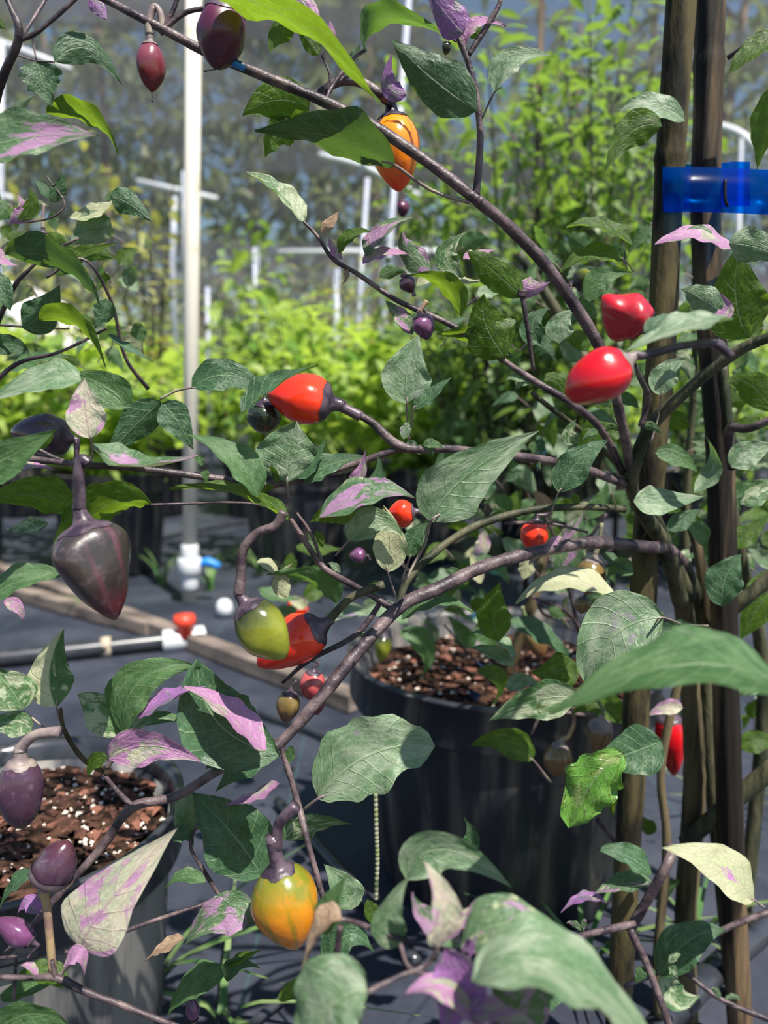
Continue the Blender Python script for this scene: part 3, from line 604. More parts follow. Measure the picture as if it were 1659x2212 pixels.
root = empty('supply_pipe', G(200, 1410)); tag(root, 'thick black irrigation pipe on the ground with white tee and red cap', 'pipe')
ground_tube('pipe', [(-80, 1430), (100, 1412), (230, 1398), (362, 1384)], 36, M['poly'], None, None, 0.022, root=root)
ground_tube('hose_clamp', [(218, 1398), (240, 1396)], 43, M['clamp'], None, None, 0.022, 2, root=root)
ground_tube('tee_fitting', [(352, 1385), (375, 1383), (412, 1378), (440, 1374)], 48, M['pvc2'], None, None, 0.024, root=root)
a = G(400, 1378, 0.03); V, Fc = tube_geo([a, a + Vector((0, 0, 0.035)), a + Vector((0, 0, 0.04)), a + Vector((0, 0, 0.062))], [0.020, 0.020, 0.030, 0.026], 12); o = mesh_obj('cap', V, Fc, M['redv'], root); o['label'] = 'red cap'
settle(root)
ground_tube('irrigation_pipe', [(1380, 2270), (1490, 2150), (1580, 2065), (1700, 1965)], 55, M['poly'], 'thick black pipe crossing the ground behind the stakes at lower right', 'pipe', 0.02)
ground_tube('drip_tube', [(560, 1540, .01), (690, 1585, .01), (860, 1680, .01), (985, 1800, .02), (1060, 1920, .012), (1120, 2010, .01), (1160, 2100, .01)], 17, M['poly'], 'thin black drip tube running in front of the large centre pot', 'tube', 0.01)
ground_tube('drip_tube', [(600, 1730, .01), (690, 1830, .01), (770, 1920, .012), (830, 1990, .01), (900, 2080, .01)], 25, M['poly'], 'thicker black drip tube beside the yellow pepper', 'tube', 0.01)
ground_tube('drip_tube', [(470, 2290, .01), (570, 2190, .01), (680, 2110, .01)], 20, M['poly'], 'short black drip tube at the bottom below the yellow pepper', 'tube', 0.01)
ground_tube('drip_tube', [(200, 1195), (480, 1135), (700, 1110), (1000, 1120)], 8, M['poly'], 'black drip tube along the foot of the rear pots', 'tube', 0.01)
# timber rails on the ground
def timber(a, b, label, wd=0.045, h=0.04):
    p0, p1 = G(*a), G(*b); d = (p1 - p0).normalized(); s = d.cross(Vector((0, 0, 1))); V = []
    for p in (p0, p0.lerp(p1, 0.33), p0.lerp(p1, 0.66), p1):
        j = 0.003 * noise.noise(p * 9)
        for sx, z in ((-.5, 0.002), (.5, 0.002), (.5, h * 0.9), (.42, h), (-.42, h), (-.5, h * 0.9)): V.append(p + s * (sx * wd + j) + Vector((0, 0, z)))
    Fc = [(i * 6 + k, i * 6 + (k + 1) % 6, (i + 1) * 6 + (k + 1) % 6, (i + 1) * 6 + k) for i in range(3) for k in range(6)] + [tuple(range(6))[::-1], tuple(range(18, 24))]
    tag(mesh_obj('timber_batten', V, Fc, M['timber'], smooth=False), label, 'timber')
timber((-200, 1165), (770, 1535), 'long weathered timber batten lying diagonally past the riser foot')
timber((-200, 1230), (330, 1370), 'shorter timber batten behind the hanging purple pepper')
for px, py, s, lab in ((485, 1310, 0.026, 'white plastic ball fitting on the ground right of the riser'), (1040, 12, 0, '')):
    if s:
        g = G(px, py + 20); lathe_o = lathe('pipe_cap', [(0.004, 0), (s, 0.004), (s, s), (s * 0.86, s * 1.6), (s * 0.5, s * 1.95), (0.002, s * 2.05)], M['pvc2'], None, 20); lathe_o.location = g; tag(lathe_o, lab, 'fitting')

# weeds: narrow blades from cracks
def weed(px, py, h, n, label, spread=0.06):
    c = G(px, py); root = empty('weed', c); V = []; Fc = []
    for k in range(n):
        a = rnd.uniform(0, 6.283); ln = h * rnd.uniform(0.5, 1.1); d = Vector((math.cos(a), math.sin(a), 0)); s = Vector((-d.y, d.x, 0)); b = len(V); wd = 0.0035 * rnd.uniform(.7, 1.4) * (1 + h * 2)
        o = c + d * rnd.uniform(0, 0.015)
        for i in range(6):
            t = i / 5; p = o + d * (spread * 1.4 * t * t) + Vector((0, 0, ln * (t - 0.25 * t * t))); ww = wd * (1 - t) ** 0.6 if t < 1 else 0.0002
            V += [p - s * ww, p + s * ww]
        Fc += [(b + 2 * i, b + 2 * i + 1, b + 2 * i + 3, b + 2 * i + 2) for i in range(5)]
    o = mesh_obj('blades', V, Fc, M['grass'], root); settle(root); tag(root, label, 'weed'); return root
weed(455, 1275, 0.16, 10, 'grassy weed just right of the riser foot'); weed(350, 1265, 0.20, 9, 'tall thin weed just left of the riser foot')
weed(200, 1330, 0.10, 9, 'small weed by the short timber batten'); weed(560, 1240, 0.14, 14, 'weed clump at the foot of the rear pots', 0.1)
weed(640, 1260, 0.13, 14, 'weed clump beside the drip tube of the rear row', 0.1)
weed(330, 2140, 0.16, 7, 'grass blades beside the left pot at the bottom', 0.14); weed(480, 2195, 0.08, 5, 'pale grass blades low between the pots', 0.16)
weed(1260, 2090, 0.13, 12, 'grass tuft at the foot of the centre pot', 0.10); weed(1580, 1760, 0.12, 9, 'grass tuft right of the right bamboo stake', 0.08)
weed(1500, 2040, 0.12, 8, 'grass tuft behind the right stake by the thick black pipe')

# ================================================================ STAKES AND TIE
def bamboo(pts, Yb, wpx, m, label, nodes, flute=0.03):
    w3 = [P(x, y, Yb) for x, y in pts]; last = w3[-1]; d = (w3[-1] - w3[-2]).normalized(); w3.append(last + d * (last.z / -d.z))
    path = catmull(w3, 14); zs = [P(*q, Yb).z for q in nodes]; rad = []
    for p in path:
        r = 0.5 * wpx * Yb / F * 1.02
        for z in zs: r *= 1 + 0.10 * math.exp(-((p.z - z) / 0.004) ** 2) - 0.04 * math.exp(-((p.z - z - 0.010) / 0.005) ** 2)
        r *= 1 + 0.05 * noise.noise(p * 22); rad.append(r)
    V, Fc = tube_geo(path, rad, 24, flute=flute); return tag(mesh_obj('bamboo_stake', V, Fc, m), label, 'stake')
bamboo([(1476, -60), (1452, 280), (1441, 480), (1428, 760), (1408, 1000), (1382, 1400), (1358, 1800), (1340, 2130)], 0.66, 56, M['bamboo'], 'left mossy bamboo stake of the pair held by blue tape', [(1452, 340), (1408, 1000), (1370, 1600)])
bamboo([(1534, -60), (1530, 200), (1524, 480), (1540, 760), (1556, 1000), (1568, 1500), (1582, 1900), (1598, 2212)], 0.69, 54, M['bamboo2'], 'right brown bamboo stake of the pair held by blue tape', [(1534, 135), (1556, 960), (1582, 1880)], 0.06)
def tie():
    m, t, o = mat('blue_tape'); tr = N(t, 'BsdfTransparent'); tr.inputs[0].default_value = (0.04, 0.48, 0.95, 1)
    b = N(t, 'BsdfPrincipled'); b.inputs['Base Color'].default_value = (0.0, 0.12, 0.60, 1); b.inputs['Roughness'].default_value = 0.22
    tl = N(t, 'BsdfTranslucent'); tl.inputs[0].default_value = (0.0, 0.17, 0.80, 1); ms0 = N(t, 'MixShader'); ms0.inputs[0].default_value = 0.5; L(t, b.outputs[0], ms0.inputs[1]); L(t, tl.outputs[0], ms0.inputs[2])
    ms = N(t, 'MixShader'); ms.inputs[0].default_value = 0.16; L(t, tr.outputs[0], ms.inputs[1]); L(t, ms0.outputs[0], ms.inputs[2]); L(t, ms.outputs[0], o.inputs[0])
    root = empty('tie_tape', P(1500, 410, 0.66)); tag(root, 'translucent blue plastic tape stapled around both bamboo stakes', 'tape')
    def strip(name, path, y0, y1):
        V = []
        for (x, Y, dy) in path: V += [P(x, y0 + dy, Y), P(x, y1 + dy, Y)]
        Fc = [(2 * i, 2 * i + 1, 2 * i + 3, 2 * i + 2) for i in range(len(path) - 1)]
        ob = mesh_obj(name, V, Fc, m, root); md = ob.modifiers.new('s', 'SOLIDIFY'); md.thickness = 0.0003; return ob
    strip('front_band', [(1700, .646, 8), (1620, .643, 4), (1570, .642, 2), (1540, .641, 1), (1500, .641, 0), (1460, .642, 0), (1436, .648, 0), (1424, .66, -2), (1430, .675, -3), (1480, .702, -6), (1540, .718, -8), (1570, .706, -10), (1580, .68, -12), (1600, .655, -12), (1620, .648, -12)], 361, 458)
    st = [P(1567, 388, .6405), P(1566, 410, .6395), P(1567, 432, .6395), P(1572, 446, .6405)]; V, Fc = tube_geo(catmull(st, 4), [0.0013] * 13, 6); mesh_obj('staple', V, Fc, M['steel'], root)
    settle(root)
tie()

# ================================================================ PLANTS, near
base = P(1500, 2212, 0.72)
MP = Plant('pepper_plant', (P(1480, 2200, 0.74).x, 0.74, 0), 'main purple-stemmed pepper plant tied to the two bamboo stakes')
LPp = Plant('pepper_plant', (LP.x - 0.06, 0.68, 0.25), 'pepper plant reaching in from the left edge with dark leaves in the upper left')
BPp = Plant('pepper_plant', (LP.x - 0.03, 0.62, 0.25), 'low pepper plant at lower left with cream and pink leaves over the soil pot')
FPp = Plant('pepper_plant', (0.06, 0.32, 0.0), 'blurred pepper plant closest to the camera along the bottom edge')
CPp = Plant('pepper_plant', (CP.x, CP.y, 0.28), 'pepper plant growing in the large black centre pot')
def br(pl, pts, wpx, m='bark', sides=9, knobs=0.2):
    wpx = [v * 0.86 for v in wpx]
    return pxtube('branch', pts, wpx, M[m], pl.root, sides, 8, knobs)
# --- main plant stems
st = pxtube('main_stem', [(1490, 2290, .74), (1480, 2000, .74), (1500, 1700, .73), (1488, 1450, .73), (1470, 1250, .72)], [44, 42, 44, 38, 34], M['bark_w'], MP.root, 12, 10, 0.2, 0.04)
br(MP, [(1600, 2290, .77), (1560, 1900, .76), (1530, 1600, .75), (1520, 1350, .74), (1480, 1220, .72)], [40, 36, 34, 30], 'bark_g', 12)
br(MP, [(1440, 2290, .70), (1420, 2100, .70), (1440, 1830, .70), (1428, 1660, .70), (1470, 1450, .70)], [26, 24, 20, 22], 'bark_w', 10)
br(MP, [(1470, 1300, .70), (1440, 1190, .66), (1385, 1100, .62), (1365, 1040, .60), (1400, 930, .58), (1500, 830, .56), (1600, 755, .54), (1700, 715, .52)], [40, 38, 34, 32, 30, 28, 24], 'bark_g', 10)
br(MP, [(1488, 1290, .71), (1420, 1130, .66), (1390, 1070, .62)], [36, 32, 30], 'bark_g')
br(MP, [(1560, 1340, .71), (1600, 1300, .70), (1700, 1220, .69)], [30, 34, 38], 'bark_g')
br(MP, [(1480, 1820, .72), (1560, 1750, .70), (1680, 1650, .68)], [38, 42, 46], 'bark_g')
br(MP, [(1530, 1350, .73), (1510, 1200, .73), (1480, 1100, .73), (1450, 1040, .72)], [28, 26, 20, 14], 'bark_w')
# upper diagonal: fork at (1030,430)
br(MP, [(1365, 1030, .60), (1340, 900, .56), (1300, 760, .54), (1200, 600, .52), (1110, 500, .51), (1030, 432, .50)], [22, 24, 28, 30, 30, 30], 'bark')
br(MP, [(1040, 440, .50), (930, 355, .50), (800, 268, .50), (690, 215, .50), (560, 160, .50), (450, 115, .50), (350, 62, .50), (210, -10, .50), (150, -40, .5)], [27, 27, 26, 26, 22, 22, 18, 14])
br(MP, [(1028, 425, .50), (1036, 340, .50), (1035, 250, .50), (1010, 130, .50), (965, 30, .50), (940, -30, .5)], [19, 17, 16, 16, 12])
br(MP, [(1010, 122, .50), (1050, 60, .50), (1078, 10, .50), (1085, -30, .5)], [13, 13, 10])
br(MP, [(706, 216, .50), (716, 190, .505), (760, 130, .51), (790, 108, .515)], [12, 10, 8])
br(MP, [(707, 196, .505), (712, 160, .505), (695, 120, .505)], [8, 7, 6])
br(MP, [(352, 62, .5), (375, 20, .5), (390, -30, .5)], [14, 12, 10])
br(MP, [(345, 72, .5), (400, 28, .5), (470, 15, .5)], [15, 12, 12])
# mid right: stalks
br(MP, [(1345, 1020, .60), (1300, 930, .58), (1240, 875, .57), (1150, 820, .57), (1060, 760, .57), (970, 700, .57), (860, 650, .57), (770, 590, .57), (720, 560, .57), (685, 510, .57), (655, 478, .57)], [20, 19, 18, 16, 14, 13, 12, 11, 9, 7], 'bark')
br(MP, [(1385, 920, .56), (1400, 860, .55), (1384, 820, .50), (1370, 786, .40)], [16, 15, 13, 12])
br(MP, [(1128, 632, .56), (1138, 700, .56), (1152, 800, .57)], [16, 11, 10])
br(MP, [(1130, 628, .56), (1127, 642, .56)], [26, 24])
br(MP, [(1120, 545, .9), (1220, 700, .9), (1310, 850, .85)], [22, 26, 26], 'bark_g')
# crossing left branch at y~970
br(MP, [(1350, 1045, .60), (1250, 1010, .56), (1150, 990, .53), (980, 970, .50), (870, 966, .49), (800, 910, .49), (735, 880, .49)], [22, 22, 22, 20, 24, 20, 16])
br(MP, [(865, 968, .49), (740, 1010, .49), (600, 1045, .48), (520, 1040, .47), (380, 1022, .46), (260, 1008, .45), (180, 1005, .44), (60, 990, .44), (-40, 985, .44)], [16, 17, 20, 18, 16, 16, 15, 13])
br(MP, [(170, 1008, .44), (110, 985, .44), (75, 965, .44)], [12, 10, 9])
br(MP, [(612, 1100, .5), (520, 1086, .5), (400, 1088, .5), (325, 1090, .49)], [7, 6, 6])
# drooping lower branch
br(MP, [(1475, 1215, .70), (1440, 1186, .65), (1400, 1182, .62), (1290, 1172, .59), (1170, 1190, .57), (1050, 1222, .55), (950, 1270, .53), (865, 1310, .52), (780, 1400, .50), (690, 1510, .48), (610, 1600, .47), (560, 1630, .46)], [30, 30, 30, 30, 32, 32, 34, 32, 32, 28, 22])
br(MP, [(600, 1605, .47), (480, 1660, .46), (380, 1720, .46), (285, 1745, .455), (220, 1830, .45), (130, 1930, .44), (60, 2010, .43), (10, 2060, .43)], [24, 22, 22, 24, 22, 18, 14, 10])
br(MP, [(285, 1742, .455), (250, 1705, .455), (222, 1670, .455)], [15, 12, 9])
br(MP, [(604, 1600, .47), (622, 1660, .465), (645, 1740, .46), (660, 1800, .45), (690, 1910, .44), (700, 1950, .44)], [14, 15, 17, 14, 12])
br(MP, [(858, 1320, .52), (800, 1285, .52), (720, 1240, .51), (690, 1215, .51), (640, 1140, .51), (610, 1095, .51)], [18, 16, 15, 14, 12])
br(MP, [(695, 1212, .51), (670, 1150, .51), (635, 1100, .51)], [9, 8, 7])
br(MP, [(860, 1310, .53), (890, 1240, .54), (1000, 1150, .56), (1130, 1105, .57), (1250, 1095, .58), (1350, 1100, .60)], [16, 20, 20, 18, 16, 18], 'bark_g')
br(MP, [(830, 1290, .53), (770, 1370, .52), (670, 1425, .51), (610, 1475, .51)], [14, 14, 12, 8])
br(MP, [(1090, 1130, .57), (1180, 1130, .6), (1270, 1150, .6)], [8, 8, 7])
# right side pink/purple shoots
br(MP, [(1582, 1010, .66), (1575, 930, .64), (1620, 925, .62), (1700, 890, .6)], [26, 24, 20, 20])
br(MP, [(1560, 790, .68), (1570, 880, .68), (1578, 960, .68)], [24, 26, 28], 'bark_g')
br(MP, [(1572, 125, .69), (1610, 100, .68), (1690, 50, .66)], [12, 12, 10])
br(MP, [(1570, 760, .50), (1550, 740, .46), (1510, 748, .43)], [18, 18, 14])
br(MP, [(1340, 1340, .70), (1430, 1340, .70), (1520, 1352, .71), (1580, 1340, .71)], [7, 8, 10])
br(MP, [(1145, 1590, .80), (1180, 1540, .80), (1280, 1545, .79), (1350, 1535, .78)], [6, 8, 8])
br(MP, [(1360, 2010, .60), (1440, 1870, .60), (1450, 1830, .62)], [24, 24, 26])
br(MP, [(1690, 1960, .62), (1560, 2010, .62), (1440, 2090, .62), (1350, 2130, .6)], [16, 15, 14, 10])
br(MP, [(1360, 2005, .56), (1400, 2090, .55), (1440, 2200, .54), (1460, 2280, .54)], [20, 18, 18, 16])
br(MP, [(1370, 1995, .56), (1260, 2020, .54), (1180, 2040, .52), (1090, 2000, .50), (980, 1960, .48)], [18, 16, 14, 10])
br(MP, [(1480, 2100, .66), (1560, 2160, .64), (1680, 2210, .62)], [12, 12, 14])
# left plant
br(LPp, [(-120, 900, .62), (-60, 500, .55), (-10, 220, .50), (40, 85, .48), (25, 20, .48), (0, -30, .48)], [30, 26, 22, 20, 15, 12])
br(LPp, [(38, 88, .48), (80, 70, .48), (150, 10, .48), (190, -30, .48)], [12, 11, 9])
br(LPp, [(35, 95, .48), (60, 60, .50), (110, -20, .52)], [10, 9, 8])
br(LPp, [(70, 75, .48), (78, 132, .48)], [5, 4]); br(LPp, [(40, 120, .48), (80, 132, .48), (118, 134, .48)], [5, 4, 4])
br(LPp, [(-60, 830, .6), (20, 640, .56), (60, 585, .55), (110, 545, .55), (170, 515, .55)], [14, 11, 8, 6])
br(LPp, [(-60, 880, .6), (30, 790, .58), (130, 760, .57), (230, 710, .57)], [14, 11, 8, 6]); br(LPp, [(-30, 700, .6), (80, 708, .58), (150, 710, .58)], [6, 5, 4])
br(LPp, [(100, 600, .6), (180, 560, .6), (240, 650, .62), (270, 770, .64), (320, 840, .66)], [6, 7, 9, 10])
br(LPp, [(60, 480, .58), (110, 470, .58), (140, 440, .58), (100, 380, .58)], [5, 5, 4])
pxtube('main_stem', [(-120, 850, .62), (-170, 1250, .66), (-130, 1760, .68)], [30, 36, 40], M['bark_w'], LPp.root, 10)
# lower left plant
br(BPp, [(-60, 2108, .38), (60, 2112, .38), (120, 2112, .38), (180, 2140, .38), (260, 2170, .38), (400, 2225, .38)], [12, 14, 20, 15, 14])
br(BPp, [(120, 2112, .38), (112, 2075, .38)], [14, 10])
br(BPp, [(0, 2070, .44), (80, 2060, .44), (180, 2050, .44), (300, 2000, .45), (420, 1960, .46), (480, 1945, .47), (560, 1965, .48)], [9, 9, 10, 10, 11, 9])
br(BPp, [(480, 1945, .47), (440, 1880, .47), (412, 1830, .47), (425, 1780, .47)], [10, 9, 8])
br(BPp, [(232, 1672, .455), (180, 1640, .455), (140, 1580, .45), (130, 1530, .45)], [12, 12, 9], 'bark_w'); br(BPp, [(135, 1575, .45), (100, 1573, .44), (50, 1535, .44)], [7, 6, 5], 'pet')
br(BPp, [(230, 1660, .46), (262, 1610, .46), (275, 1575, .46)], [12, 9, 8])
br(BPp, [(30, 2160, .44), (35, 2060, .44)], [9, 8])
pxtube('main_stem', [(-80, 1790, .62), (-140, 1950, .54), (-100, 2090, .42), (-60, 2108, .38)], [26, 24, 16, 13], M['bark'], BPp.root, 10)
# front plant
br(FPp, [(720, 1985, .31), (760, 1990, .31), (840, 2020, .30), (930, 2045, .29), (1010, 2060, .29)], [12, 13, 13, 12])
br(FPp, [(790, 2145, .27), (860, 2110, .275), (920, 2085, .28), (945, 2050, .28)], [12, 12, 11])
br(FPp, [(865, 2040, .29), (885, 2090, .28), (950, 2120, .275), (1060, 2200, .27), (1100, 2300, .27)], [10, 12, 14, 14])
br(FPp, [(735, 2000, .31), (725, 2090, .31), (720, 2230, .31)], [16, 14, 14])
V, Fc = tube_geo(catmull([P(720, 2230, .31), P(760, 2900, .33), Vector((0.06, .32, 0))], 6), [0.004] * 13, 8); mesh_obj('main_stem', V, Fc, M['bark'], FPp.root)
# centre pot plant
V, Fc = tube_geo(catmull([CP + Vector((0, 0, .27)), CP + Vector((0.03, -.02, .38)), CP + Vector((0.06, 0, .5))], 6), interp([.009, .008, .006], 13), 10); mesh_obj('main_stem', V, Fc, M['bark_w'], CPp.root)
br(CPp, [(1300, 1450, .98), (1240, 1340, .9), (1200, 1310, .85), (1150, 1290, .82)], [12, 11, 10, 8]); br(CPp, [(1240, 1340, .9), (1180, 1330, .84), (1160, 1300, .82)], [8, 8, 6])
br(CPp, [(1260, 1400, .95), (1210, 1200, .9), (1170, 1100, .88)], [11, 9, 7]); br(CPp, [(1250, 1500, .9), (1120, 1495, .85), (1030, 1430, .85), (960, 1350, .84)], [6, 6, 6, 5])
br(CPp, [(1240, 1240, .88), (1270, 1170, .87), (1310, 1110, .86)], [10, 9, 7]); br(CPp, [(1290, 1690, .84), (1215, 1640, .82), (1200, 1560, .82)], [10, 10, 9])
br(CPp, [(1150, 1640, .80), (1190, 1690, .8), (1240, 1700, .8)], [7, 8, 8]); br(CPp, [(1290, 1770, .8), (1330, 1820, .8)], [12, 12])

# --- leaves
A = LPp; S = MP
def LV(pl, rows):
    for r in rows:
        kw = r[4] if len(r) > 4 else {}
        leaf(pl, r[0], r[1], r[2], r[3], **kw)
LV(A, [
 ([(118, 134), (190, 105), (264, 187)], 62, 'd', .48, dict(face=-1, dY=.02, wave=.7)),
 ([(80, 132), (92, 180), (112, 230)], 84, 'd', .48, dict(face=-1, wob=1.4)),
 ([(-70, 345), (50, 300), (206, 283)], 98, 'gp', .42, dict(face=1, peak=.45, wave=1.0)),
 ([(98, 243), (195, 255), (262, 330)], 44, 'b', .50, dict(face=-1)),
 ([(238, 425), (280, 440), (332, 482)], 58, 'd', .58, {}),
 ([(238, 470), (190, 500), (150, 528)], 72, 's', .60, {}),
 ([(108, 435), (130, 405), (132, 370)], 32, 'd', .58, {}), ([(106, 428), (92, 405), (72, 386)], 22, 'd', .58, {}),
 ([(10, 548), (140, 572), (228, 662)], 64, 'd', .52, dict(face=-1, wob=.8)),
 ([(48, 708), (95, 672), (130, 614)], 78, 'd', .55, {}), ([(228, 645), (222, 680), (203, 710)], 48, 'd', .56, {}),
 ([(84, 690), (165, 700), (236, 790)], 38, 'b', .50, dict(face=-1)), ([(232, 722), (275, 755), (332, 777)], 16, 'd', .56, {}),
 ([(-30, 590), (5, 630), (22, 672)], 56, 'd', .5, {}), ([(60, 300), (30, 250), (80, 205)], 40, 's', .8, {}),
 ([(120, 590), (170, 560), (250, 520)], 40, 'b', .62, {}), ([(-30, 755), (30, 745), (62, 770)], 46, 'd', .6, {}),
 ([(20, 480), (50, 455), (35, 420)], 34, 'p', .62, {}), ([(150, 470), (215, 455), (245, 425)], 30, 'c', .6, {}),
 ([(170, 540), (200, 545), (260, 560)], 45, 'b', .66, {}), ([(-20, 520), (0, 560), (40, 570)], 30, 'p', .62, {}),
 ([(40, 475), (70, 440), (60, 405)], 32, 'b', .62, {}), ([(-20, 40), (0, 52), (14, 65)], 20, 'b', .5, {}),
 ([(190, -10), (215, 20), (232, 45)], 34, 'u', .55, {}), ([(20, 800), (80, 780), (150, 765)], 34, 'g', .66, {}),
])
